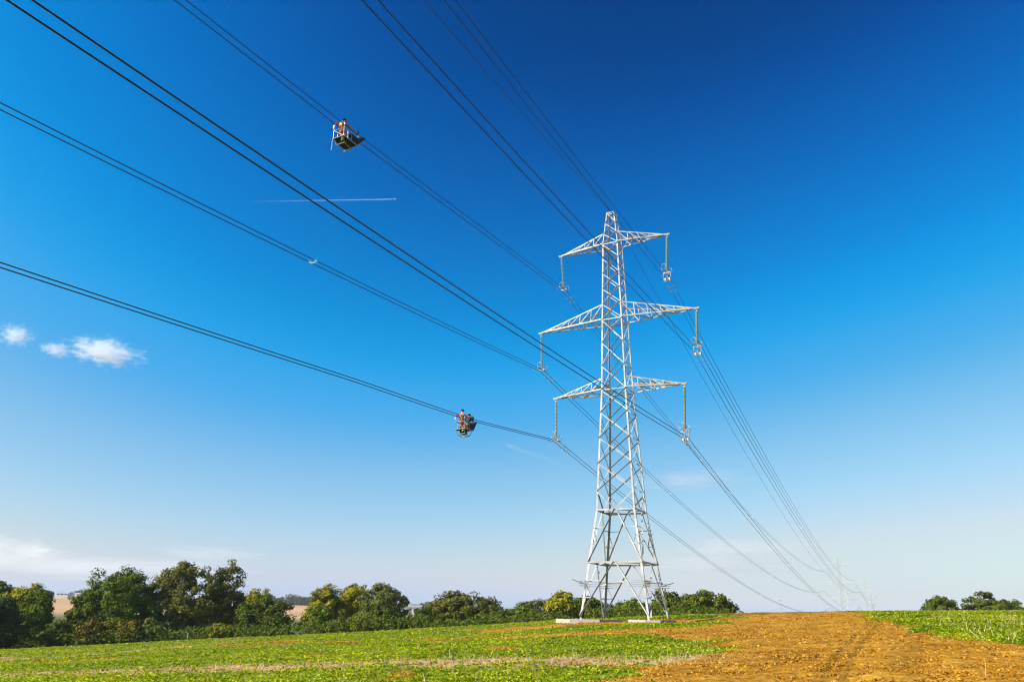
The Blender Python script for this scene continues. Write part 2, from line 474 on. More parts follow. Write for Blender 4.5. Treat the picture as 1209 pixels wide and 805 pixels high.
def tower_members():
    """all bars of the pylon in its own axes: (name, arm or None, V, F)"""
    out = []
    for c in ((-1, -1), (1, -1), (1, 1), (-1, 1)):          # legs, each of three straight lengths joined as one bar
        VV, FF = [], []
        lv = [0, 9.46, 21.34, 37.96, 42.0]
        for a, b, w in zip(lv, lv[1:], (.19, .17, .145, .10)):
            v, f = angle(corner(c, a) - Vector((0, 0, .5 if a == 0 else 0)), corner(c, b), (-c[0], 0, 0), (0, -c[1], 0), w, .022)
            o = len(VV); VV += v; FF += [tuple(i + o for i in ff) for ff in f]
        out.append(('leg', None, VV, FF))
    X = [11.2, 13.9, 16.4, 19.0, 21.34, 23.9, 26.45, 29.01, 30.81, 32.6, 34.4, 36.2, 37.96, 39.28, 40.65, 42.0]
    for (c1, c2, n) in FACES:
        n3 = Vector((n[0], n[1], 0))
        tan3 = (corner(c2, 0) - corner(c1, 0)).normalized()
        for a, b in zip(X, X[1:]):
            w = .085 if a < 21 else .075 if a < 38 else .06
            p, q_ = corner(c1, b) - n3 * .012, corner(c2, a) - n3 * .012       # falls to the right seen from outside: stands inwards
            out.append(('diagonal_brace', None, *angle(p, q_, Vector((0, 0, -1)), -n3, w, .012)))
            p, q_ = corner(c1, a) + n3 * .012, corner(c2, b) + n3 * .012       # rises to the right: stands outwards
            out.append(('diagonal_brace', None, *angle(p, q_, Vector((0, 0, -1)), n3, w, .012)))
        # the panel under the first crossing: bars run from the legs to the middle of the girth
        z0 = 9.46
        mid = (corner(c1, z0) + corner(c2, z0)) / 2
        for s, c in ((1, c1), (-1, c2)):
            out.append(('diagonal_brace', None, *angle(corner(c, 11.2) + n3 * .02 * s, mid + n3 * .02 * s + tan3 * .1 * s, (0, 0, -1), n3 * (s if s < 0 else -1), .11, .012)))
        for z in (4.70, 9.46):
            out.append(('girth_bar', None, *angle(corner(c1, z) + n3 * .03, corner(c2, z) + n3 * .03, (0, 0, -1), -n3, .15, .014)))
        for z in (21.34, 29.01, 37.96, 42.0):
            out.append(('girth_bar', None, *angle(corner(c1, z) + n3 * .03, corner(c2, z) + n3 * .03, (0, 0, -1), -n3, .10, .012)))
        for z0, z1 in ((0.0, 4.70), (4.70, 9.46)):
            m0 = (corner(c1, z1) + corner(c2, z1)) / 2
            for s, c in ((-1, c1), (1, c2)):
                top = m0 + tan3 * .12 * s
                foot = corner(c, z0)
                side = n3 if s < 0 else -n3
                out.append(('diagonal_brace', None, *angle(top + n3 * .03, foot + n3 * .03, (0, 0, -1), side, .115, .014)))
                for f0, f1 in ((.35, .35), (.66, .66)):       # short ties from leg to diagonal
                    lz = z1 + (z0 - z1) * f0
                    a = corner(c, lz); b = top.lerp(foot, f1)
                    out.append(('tie_bar', None, *angle(a, b, (0, 0, -1), -n3, .07, .01)))
                a = corner(c, z1 + (z0 - z1) * .35); b = top.lerp(foot, .66)
                out.append(('tie_bar', None, *angle(a - n3 * .02, b - n3 * .02, (0, 0, -1), -n3, .065, .01)))
    for z in (4.70, 9.46):                                     # flat diamond inside each girth
        w = wid(z)
        pts = [Vector((0, -w, z - .05)), Vector((w, 0, z - .05)), Vector((0, w, z - .05)), Vector((-w, 0, z - .05))]
        for a, b in zip(pts, pts[1:] + pts[:1]):
            out.append(('plan_brace', None, *angle(a, b, (0, 0, -1), -(a + b), .09, .01)))
    for z in (21.34, 29.01, 37.96):
        for a, b in (((-1, -1), (1, 1)), ((-1, 1), (1, -1))):
            zz = z - .06 - .02 * a[1]
            out.append(('plan_brace', None, *angle(corner(a, z) * 1 + Vector((0, 0, zz - z)), corner(b, z) + Vector((0, 0, zz - z)), (0, 0, -1), (a[1], -a[0], 0), .07, .01)))
    # cross arms
    for lvl in (3, 5, 7):
        for s in (-1, 1):
            key = (lvl, s)
            zb, zt, L = LV[lvl], LV[lvl + 1], ARM[lvl]
            tipx = s * (L - .12)
            tipb = [Vector((tipx, v * .10, zb)) for v in (-1, 1)]
            tipt = [Vector((tipx - s * .25, v * .09, zb + .16)) for v in (-1, 1)]
            B = [corner((s, v), zb) for v in (-1, 1)]
            T = [corner((s, v), zt) for v in (-1, 1)]
            for k, v in enumerate((-1, 1)):
                out.append(('chord', key, *angle(B[k], tipb[k], (0, 0, 1), (0, -v, 0), .13, .014)))
                out.append(('chord', key, *angle(T[k], tipt[k], (0, 0, -1), (0, -v, 0), .115, .014)))
            n = 5 if lvl == 5 else 4
            for k, v in enumerate((-1, 1)):
                for i in range(n):
                    f0, f1 = (i + .0) / (n + .4), (i + 1) / (n + .4)
                    nn = Vector((0, -v, 0))
                    out.append(('lacing_bar', key, *angle(B[k].lerp(tipb[k], f1), T[k].lerp(tipt[k], f1), (-s, 0, 0), nn, .065, .009)))
                    out.append(('lacing_bar', key, *angle(T[k].lerp(tipt[k], f0), B[k].lerp(tipb[k], f1), (0, 0, -1), nn, .07, .009)))
            for i in range(n):
                f0, f1 = i / (n + .4), (i + 1) / (n + .4)
                a, b = (0, 1) if i % 2 else (1, 0)
                out.append(('lacing_bar', key, *angle(B[a].lerp(tipb[a], f0) - Vector((0, 0, .01)), B[b].lerp(tipb[b], f1) - Vector((0, 0, .01)), (0, 0, -1), (s, 0, 0), .065, .009)))
                out.append(('lacing_bar', key, *angle(B[0].lerp(tipb[0], f1), B[1].lerp(tipb[1], f1), (0, 0, 1), (s, 0, 0), .06, .009)))
                out.append(('lacing_bar', key, *angle(T[0].lerp(tipt[0], f1), T[1].lerp(tipt[1], f1), (0, 0, -1), (s, 0, 0), .06, .009)))
    return out


MEMBERS = tower_members()
tower = empty('transmission_tower', tw(0, 0, 0), -A_T)
tag(tower, 'tall white steel lattice pylon standing large on the mound in the field', 'pylon', 'pylons of the power line')
arm_obj = {}
for lvl in (3, 5, 7):
    for s in (-1, 1):
        bm = bmesh.new()
        L = ARM[lvl]
        bm_box(bm, (s * L, 0, LV[lvl] + .07), (.62, .26, .05))
        bm_box(bm, (s * L, .1, LV[lvl] - .02), (.5, .02, .13))
        bm_box(bm, (s * L, -.1, LV[lvl] - .02), (.5, .02, .13))
        bm_tube(bm, [(s * (L), -.13, LV[lvl] - .05), (s * L, .13, LV[lvl] - .05)], .025)
        arm_obj[(lvl, s)] = bm_obj('cross_arm', bm, STEEL, tower)
for nm, key, V, Fc in MEMBERS:
    mesh_obj(nm, V, Fc, STEEL, tower if key is None else arm_obj[key])
# anti-climbing frame, plates and step bolts
for c in ((-1, -1), (1, -1), (1, 1), (-1, 1)):
    z = 2.75
    p = corner(c, z)
    bm = bmesh.new()
    for k in range(3):
        zz = z + (k - 1) * .17
        o = [Vector((c[0] * (.55 + .1 * k), c[1] * .1, 0)), Vector((c[0] * (.1), c[1] * (.6 + .1 * k), 0)), Vector((-c[0] * 1.3, 0, -.05)), Vector((0, -c[1] * 1.3, -.05))]
        pp = Vector((p.x, p.y, zz))
        bm_tube(bm, [pp + o[0], pp + o[1]], .022, 5)
        bm_tube(bm, [pp + o[0], pp + o[2] + Vector((0, c[1] * .1, 0))], .022, 5)
        bm_tube(bm, [pp + o[1], pp + o[3] + Vector((c[0] * .1, 0, 0))], .022, 5)
    bm_tube(bm, [p + Vector((0, 0, 0)), p + Vector((c[0] * .85, c[1] * .85, .35))], .03, 5)
    bm_obj('anti_climb_bracket', bm, FITTING, tower)
    bm = bmesh.new()
    for k in range(26):
        zz = 3.4 + k * 1.35
        w = wid(zz)
        d = Vector((c[0], 0, 0)) if k % 2 else Vector((0, c[1], 0))
        b0 = Vector((c[0] * w, c[1] * w, zz))
        bm_tube(bm, [b0, b0 + d * .17], .014, 4)
    bm_obj('step_bolts', bm, FITTING, tower)
for n_, p, r in (((0, -1), (.75, -3.0, 2.95), 25), ((0, -1), (-.9, -3.0, 2.65), -20), ((-1, 0), (-2.75, .8, 3.9), 15)):
    bm = bmesh.new()
    M = Matrix.Rotation(radians(r), 3, 'Y') if n_[1] else Matrix.Rotation(radians(r), 3, 'X')
    bm_box(bm, p, (.42, .012, .15) if n_[1] else (.012, .36, .2), M)
    bm_obj('warning_plate', bm, SIGN_Y, tower)
bm = bmesh.new()
bm_tube(bm, [(0, 0, 42.0), (0, 0, 42.18)], .05); bm_box(bm, (0, 0, 42.0), (.9, .1, .06)); bm_box(bm, (0, 0, 42.2), (.08, .34, .1))
bm_obj('earth_wire_clamp', bm, FITTING, tower)

# far pylons, too small for their bars to be told apart: one mesh shared
VV, FF = [], []
for nm, key, V, Fc in MEMBERS:
    o = len(VV); VV += V; FF += [tuple(i + o for i in f) for f in Fc]
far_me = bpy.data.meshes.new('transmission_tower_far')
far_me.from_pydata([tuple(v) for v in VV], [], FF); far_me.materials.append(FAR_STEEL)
SPAN = 352.0
far_list = [(0, SPAN, -12.0, 0, 'pale lattice pylon beyond the brown crest, tallest of the distant ones'),
            (1.0, SPAN * 2.05, -4.5, 0, 'faint lattice pylon just right of the tallest distant pylon'),
            (-3.0, SPAN * 3.1, -6.0, 0, 'very faint small pylon between two distant pylons over the crest')]
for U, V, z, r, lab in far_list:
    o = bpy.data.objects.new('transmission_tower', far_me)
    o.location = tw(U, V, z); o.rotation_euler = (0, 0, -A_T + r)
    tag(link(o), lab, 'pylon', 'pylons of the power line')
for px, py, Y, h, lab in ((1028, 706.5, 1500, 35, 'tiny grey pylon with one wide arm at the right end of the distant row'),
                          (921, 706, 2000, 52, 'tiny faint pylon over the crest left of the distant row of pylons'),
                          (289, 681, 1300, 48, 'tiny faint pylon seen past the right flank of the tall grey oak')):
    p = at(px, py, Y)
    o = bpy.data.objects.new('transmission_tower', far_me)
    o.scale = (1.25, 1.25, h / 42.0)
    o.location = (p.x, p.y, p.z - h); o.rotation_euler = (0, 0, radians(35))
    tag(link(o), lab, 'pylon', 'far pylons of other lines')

# ------------------------------------------------------------------ insulators and conductors
# per phase: U, attach height of the wires, slope and curve towards the camera side, slope beyond the tower
PH = {  # name: (level, side, z_wire, b_back, b_front, swing along the line, words)
    'LT': (7, -1, 34.02, .1129, -.122, .70, 'upper left'),
    'LM': (5, -1, 24.75, .1070, -.122, .30, 'middle left'),
    'LL': (3, -1, 16.80, .0973, -.1226, .10, 'lower left'),
    'RL': (3, 1, 15.75, .0695, -.118, -1.6, 'lower right'),
    'RM': (5, 1, 24.00, .0870, -.120, -1.5, 'middle right'),
    'RT': (7, 1, 32.40, .0813, -.130, -1.6, 'upper right')}
CURVE = 2.55e-4
SEP = 0.25


DIP = {16.80: (-18.0, .30), 34.02: (-36.0, .15)}


def wire_z(z0, V, bb, bf):
    """V is measured from the clamp; negative = towards the camera; the next spans repeat the sag"""
    if V <= 0:
        vc, dp = DIP.get(round(z0, 2), (0, 0))      # the weight of a trolley
        return z0 + bb * V + CURVE * V * V - dp * max(0.0, 1 - abs(V - vc) / 15.0)
    if V <= SPAN:
        return z0 + bf * V + CURVE * V * V
    z1 = z0 + bf * SPAN + CURVE * SPAN * SPAN
    t = V - SPAN
    z2 = z1 + 7.5
    return z1 + (z2 - z1) * t / (SPAN * 1.05) - 2.6e-4 * t * (SPAN * 1.05 - t)


def wire_tube(name, U, z0, V0, bb, bf, r, m, parent, vmin=-150., vmax=SPAN * 2.05):
    pts = []
    v = vmin
    while v < vmax:
        pts.append((U, V0 + v, wire_z(z0, v, bb, bf)))
        v += 2.0 if abs(v) < 120 else 6.0
        if abs(v) < 1.0: v = 0.0
    bm = bmesh.new()
    bm_tube(bm, pts, r, 6)
    return bm_obj(name, bm, m, parent, True)


WIRE_R = 0.026
damper_me = None
for key, (lvl, s, zw, bb, bf, sw, words) in PH.items():
    L = s * ARM[lvl]
    top = Vector((L, 0, LV[lvl] - .06))
    rolling = s > 0
    end = Vector((L, sw * (.72 if rolling else 1), zw + (.62 if rolling else .12)))
    # insulator string
    it = empty('insulator_string', tw(0, 0, 0), -A_T)
    tag(it, ('pale glass insulator string hanging straight from the %s arm' if not rolling else
             'pale glass insulator string with a running block, leaning under the %s arm') % words, 'insulator', 'insulator strings of the near pylon')
    ax = end - top; ln = ax.length; d = ax.normalized()
    R = Vector((0, 0, -1)).rotation_difference(d).to_matrix()
    bm = bmesh.new()
    bm_tube(bm, [top, top + d * .32], .03, 6); bm_tube(bm, [end - d * .25, end], .035, 6)
    bm_box(bm, top + d * .2, (.12, .05, .16), R)
    bm_obj('shackle', bm, FITTING, it)
    nd = max(12, int((ln - .55) / .145))
    bm = bmesh.new()
    bm_tube(bm, [top + d * .3, end - d * .2], .045, 6)
    obj_core = bm_obj('core', bm, FITTING, it)
    bm = bmesh.new()
    for k in range(nd):                       # the glass sheds
        c = top + d * (.33 + k * (ln - .55) / nd)
        rings = []
        for rr, zz in ((.045, .0), (.13, -.035), (.142, -.06), (.06, -.075)):
            rings.append([bm.verts.new(c + R @ Vector((rr * cos(a * pi / 5), rr * sin(a * pi / 5), zz))) for a in range(10)])
        for a, b in zip(rings, rings[1:]):
            for j in range(10):
                bm.faces.new((a[j], b[j], b[(j + 1) % 10], a[(j + 1) % 10]))
    bm_obj('glass_sheds', bm, GLASS, it, True)
    hdir = Vector((.6, .8, 0))
    for sg, dz in ((-1, .62), (1, .32)):
        bm = bmesh.new()
        c = end + hdir * (.40 * sg) + Vector((0, 0, dz - .1))
        rr = .31
        ringp = [c + Vector((.85, -.5, 0)).normalized() * rr * cos(a * pi / 8) + Vector((0, 0, 1)) * rr * sin(a * pi / 8) for a in range(17)]
        bm_tube(bm, ringp, .036, 6, False)
        bm_tube(bm, [end + Vector((0, 0, .05)), c - Vector((0, 0, rr))], .025, 5)
        bm_obj('arcing_ring', bm, FITTING, it)
    bm = bmesh.new()
    bm_box(bm, end - Vector((0, 0, .02)), (.62, .07, .16))
    if not rolling:
        for k in (-1, 1):
            bm_box(bm, end + Vector((k * SEP, 0, -.1)), (.09, .5, .1))
    bm_obj('yoke_plate', bm, FITTING, it)
    V0 = end.y
    if rolling:                                # stringing block with two wheels
        bm = bmesh.new()
        for k in (-1, 0, 1):
            bm_box(bm, end + Vector((k * .36, 0, -.36)), (.04, .12, .72))
        bm_box(bm, end + Vector((0, 0, -.08)), (.78, .14, .08)); bm_box(bm, end + Vector((0, 0, -.84)), (.78, .12, .06))
        bm_obj('block_frame', bm, FITTING, it)
        for k in (-1, 1):
            bm = bmesh.new()
            prof = [(.24, -.1), (.17, -.03), (.17, .03), (.24, .1)]
            rings = []
            cc = end + Vector((k * SEP * .9, 0, -.62 - .20))
            for rr, xx in prof:
                rings.append([bm.verts.new(cc + Vector((xx, rr * cos(a * pi / 8), rr * sin(a * pi / 8)))) for a in range(16)])
            for a, b in zip(rings, rings[1:]):
                for j in range(16):
                    bm.faces.new((a[j], a[(j + 1) % 16], b[(j + 1) % 16], b[j]))
            bm.faces.new(rings[0]); bm.faces.new(rings[-1][::-1])
            bm_obj('running_wheel', bm, mat('worn_block_wheel_' + key + ('a' if k < 0 else 'b'), (.5, .5, .5), (.68, .68, .67), 5, .4), it)
    # twin conductor bundle
    ct = empty('conductor_bundle', tw(0, 0, 0), -A_T)
    tag(ct, 'twin black conductors strung past the %s arm of the near pylon' % words, 'power line', 'conductors of the power line')
    for k in (-1, 1):
        wire_tube('conductor', L + k * SEP, zw, V0, bb, bf, WIRE_R, WIRE, ct)
    # vibration dampers hang under each wire near the clamp
    for k in (-1, 1):
        for dv in ((1.5, 2.5) if True else ()) + ((-1.4,) if not rolling else (-.9,)):
            z = wire_z(zw, dv, bb, bf)
            bm = bmesh.new()
            c = Vector((L + k * SEP, V0 + dv, z))
            bm_box(bm, c + Vector((0, 0, -.04)), (.04, .06, .12))
            bm_tube(bm, [c + Vector((0, -.26, -.11)), c + Vector((0, .26, -.11))], .014, 5)
            for e in (-1, 1):
                bm_tube(bm, [c + Vector((0, e * .16, -.12)), c + Vector((0, e * .3, -.12))], .045, 6)
            bm_obj('vibration_damper', bm, DAMPER, ct)
    spots = {'LM': (-35.8, 52, 108, 165), 'LL': (76, 128), 'RL': (70, 118), 'LT': (66, 120), 'RM': (80,), 'RT': (95,)}[key]
    for v in spots:                            # bundle spacers
        z = wire_z(zw, v - V0, bb, bf)
        c = Vector((L, v, z))
        bm = bmesh.new()
        bm_tube(bm, [c + Vector((-SEP, 0, 0)), c + Vector((-.1, .0, -.09)), c + Vector((.1, .0, -.09)), c + Vector((SEP, 0, 0))], .03, 6)
        for k in (-1, 1):
            bm_box(bm, c + Vector((k * SEP, 0, 0)), (.07, .2, .09))
        bm_obj('spacer', bm, SPACER, ct)
et = empty('earth_wire', tw(0, 0, 0), -A_T)
tag(et, 'single thin black wire running over the very top of the near pylon', 'power line', 'conductors of the power line')
wire_tube('conductor', 0, 42.19, 0, .1292, -.165, .024, WIRE, et)


# ------------------------------------------------------------------ boards round the pylon feet
def board(px0, px1, ytop, Y0, Y1, h, lab, colr):
    a, b = at(px0, ytop, Y0), at(px1, ytop, Y1)
    a.z = b.z = (a.z + b.z) / 2
    d = (b - a); L = d.length; ang = math.atan2(d.y, d.x)
    t = empty('site_board', ((a.x + b.x) / 2, (a.y + b.y) / 2, a.z - h), ang)
    tag(t, lab, 'board', 'pale boards laid round the pylon feet')
    m = mat('board_' + lab[:12], tuple(c * .8 for c in colr), colr, 3, .8, bump=.25)
    bm = bmesh.new()
    bm_box(bm, (0, .06, h * .5), (L - .02, .12, h))
    bmesh.ops.bevel(bm, geom=bm.edges[:], offset=.012, segments=1, affect='EDGES')
    bm_obj('plank', bm, m, t)
    bm = bmesh.new()
    bm_box(bm, (-L * .35, .2, h * .35), (.1, .16, h * .7)); bm_box(bm, (L * .35, .2, h * .35), (.1, .16, h * .7))
    bm_obj('stake', bm, m, t)


board(656.0, 673, 730.2, 70.0, 67.2, .42, 'short bright board at the left end by the left foot', (.36, .335, .295))
board(673.3, 708, 730.6, 67.1, 65.7, .42, 'long grey board lying in front of the left feet', (.27, .25, .22))
board(708.3, 735.5, 731.2, 65.8, 66.6, .42, 'dull grey board between the two rear left feet and the gap', (.27, .25, .22))
board(741.5, 762, 731.2, 66.4, 64.0, .46, 'bright board just right of the gap before the right feet', (.36, .335, .295))
board(762.3, 780, 732.0, 63.9, 63.0, .46, 'grey board under the front right foot of the pylon', (.27, .25, .22))
board(780.3, 799, 732.3, 63.0, 63.6, .46, 'grey board at the right end under the outer right foot', (.24, .22, .195))


# ------------------------------------------------------------------ line trolleys and workers
def skin(name, nodes, edges, m, parent, sub=1):
    """one continuous skin over a stick figure; nodes: (x, y, z, r)"""
    me = bpy.data.meshes.new(name)
    me.from_pydata([n[:3] for n in nodes], edges, [])
    o = link(bpy.data.objects.new(name, me), parent)
    md = o.modifiers.new('Skin', 'SKIN')
    if not me.skin_vertices:
        raise RuntimeError('no skin layer')
    for i, n in enumerate(nodes):
        r = n[3]
        me.skin_vertices[0].data[i].radius = r if hasattr(r, '__len__') else (r, r)
    me.skin_vertices[0].data[0].use_root = True
    md.use_smooth_shade = True
    sb = o.modifiers.new('Subdivision', 'SUBSURF'); sb.levels = sub; sb.render_levels = sub
    me.materials.append(m)
    return o


SKINM = mat('skin', (.42, .25, .17), (.48, .29, .2), 6, .6)
ORANGE = mat('hi_vis_orange', (.70, .11, .012), (.82, .17, .02), 7, .75)
REFLEX = mat('reflective_band', (.5, .5, .47), (.6, .6, .56), 9, .4)
PALE_HARNESS = mat('harness_webbing', (.42, .34, .16), (.52, .44, .26), 9, .8)
NAVY = mat('navy_cloth', (.012, .016, .035), (.025, .03, .055), 7, .85)
BLACKM = mat('black_helmet', (.012, .012, .014), (.02, .02, .022), 5, .45)
BOOT = mat('boot_leather', (.03, .022, .015), (.05, .04, .03), 6, .7)
ALU = mat('trolley_tube', (.20, .20, .19), (.36, .36, .34), 5, .4, .1)
DARKM = mat('dark_mesh', (.006, .006, .006), (.012, .012, .012), 14, .8)
YEL = mat('yellow_paint', (.62, .44, .10), (.72, .55, .16), 6, .6)
REDM = mat('red_cap', (.5, .03, .02), (.6, .05, .03), 6, .5)
ROPE = mat('pale_rope', (.55, .58, .62), (.66, .68, .7), 9, .9)


def worker(name, loc, rotz, J, jacket, trousers, lab, band, rot=None):
    """J: joints in trolley axes; x along the line, y across, z up"""
    t = empty(name, loc, rotz)
    if rot: t.rotation_euler = rot
    tag(t, lab, 'person', 'workers riding the wire trolleys')
    pel, che, nec, hed = (Vector(J[k]) for k in ('pelvis', 'chest', 'neck', 'head'))
    nodes = [(*pel, .12), (*((pel + che) / 2), .115), (*che, .13), (*nec, .055), (*((nec * .45 + hed * .55)), (.075, .085)), (*hed, (.082, .1))]
    edges = [(0, 1), (1, 2), (2, 3), (3, 4), (4, 5)]
    face = Vector(J['face']).normalized()
    nodes.append((*(hed - Vector((0, 0, .045)) + face * .1), .018)); edges.append((5, len(nodes) - 1))       # nose
    side_ = face.cross(Vector((0, 0, 1))).normalized()
    for k in (-1, 1):
        nodes.append((*(hed + side_ * .092 * k - Vector((0, 0, .03))), (.012, .022))); edges.append((5, len(nodes) - 1))   # ears
    jn, je = [(*pel, .165), (*((pel + che) / 2), .165), (*che, (.19, .17)), (*nec, .075)], [(0, 1), (1, 2), (2, 3)]
    tn, te = [(*(pel + Vector((0, 0, .08))), .145), (*pel, .14)], [(0, 1)]
    for sd in ('l', 'r'):
        sh, el, wr, ha = (Vector(J[k + sd]) for k in ('sh', 'el', 'wr', 'ha'))
        i = len(nodes)
        nodes += [(*sh, .055), (*el, .042), (*wr, .027), (*ha, (.04, .02))]
        edges += [(2, i), (i, i + 1), (i + 1, i + 2), (i + 2, i + 3)]
        fd = (ha - wr).normalized()
        sdv = fd.cross(Vector((0, 0, 1)))
        sdv = sdv.normalized() if sdv.length > .1 else Vector((0, 1, 0))
        dn = fd.cross(sdv).normalized()
        for f, ln in ((-.03, .07), (-.01, .08), (.01, .078), (.03, .062)):          # four fingers, curled
            a = len(nodes)
            p0 = ha + fd * .035 + sdv * f
            nodes += [(*p0, .011), (*(p0 + fd * ln * .55 + dn * .012), .0095), (*(p0 + fd * ln * .8 + dn * .045), .008)]
            edges += [(i + 3, a), (a, a + 1), (a + 1, a + 2)]
        a = len(nodes)
        tb = ha - fd * .02 + sdv * .042
        nodes += [(*tb, .013), (*(tb + fd * .035 + sdv * .02 + dn * .02), .0105)]
        edges += [(i + 3, a), (a, a + 1)]
        k = len(jn)
        jn += [(*sh, .09), (*el, .072), (*(el.lerp(wr, .9)), .055)]
        je += [(2, k), (k, k + 1), (k + 1, k + 2)]
        hp, kn, an, to = (Vector(J[q_ + sd]) for q_ in ('hp', 'kn', 'an', 'to'))
        i = len(nodes)
        nodes += [(*hp, .085), (*kn, .058), (*an, .04), (*to, (.04, .03))]
        edges += [(0, i), (i, i + 1), (i + 1, i + 2), (i + 2, i + 3)]
        k = len(tn)
        tn += [(*hp, .12), (*kn, .09), (*(kn.lerp(an, .88)), .07)]
        te += [(1, k), (k, k + 1), (k + 1, k + 2)]
        bm = bmesh.new()
        bm_tube(bm, [an + Vector((0, 0, .14)), an, an + Vector((0, 0, -.05))], [.06, .062, .06], 8)
        bm_tube(bm, [an + Vector((0, 0, -.04)), to + Vector((0, 0, -.01)), to + (to - an).normalized() * .05], [.055, .05, .03], 8)
        bm_obj('boot', bm, BOOT, t, True)
    skin('body', nodes, edges, SKINM, t)
    skin('jacket', jn, je, jacket, t)
    skin('trousers', tn, te, trousers, t)
    bm = bmesh.new()                                                             # helmet with a peak
    up = (hed - nec).normalized()
    R = Vector((0, 0, 1)).rotation_difference(up).to_matrix().to_4x4()
    bmesh.ops.create_uvsphere(bm, u_segments=14, v_segments=8, radius=1.0)
    bmesh.ops.delete(bm, geom=[v for v in bm.verts if v.co.z < -.12], context='VERTS')
    for v in bm.verts:
        v.co = Vector((v.co.x * .135, v.co.y * .125, v.co.z * .13))
        if v.co.z < .01: v.co.x *= 1.12; v.co.y *= 1.1
        v.co = R @ v.co
        v.co += hed + up * .035
    pk = hed + up * .035 + face * .15
    bm_box(bm, pk, (.09, .14, .012))
    bm_obj('helmet', bm, BLACKM, t, True)
    if band:                                                                     # harness: belt, two shoulder straps
        bm = bmesh.new()
        fx = face
        for zf in (.12,):
            c = pel.lerp(che, zf)
            ring = [c + (fx * cos(a * pi / 6) * .168 + side_ * sin(a * pi / 6) * .178) for a in range(13)]
            bm_tube(bm, ring, .028, 4, False)
        bm_obj('belt', bm, NAVY, t)
        bm = bmesh.new()
        for k in (-1, 1):
            pts = [pel + side_ * .1 * k - fx * .17, che - side_ * .02 * k - fx * .19, che + side_ * .09 * k + Vector((0, 0, .17)), che + side_ * .09 * k + fx * .17,
                   pel + side_ * .1 * k + fx * .16]
            bm_tube(bm, pts, .02, 4)
        bm_box(bm, che - fx * .2 + Vector((0, 0, -.04)), (.06, .2, .24) if band == 2 else (.05, .08, .08))
        bm_obj('harness', bm, PALE_HARNESS if band == 2 else REFLEX, t)
    return t


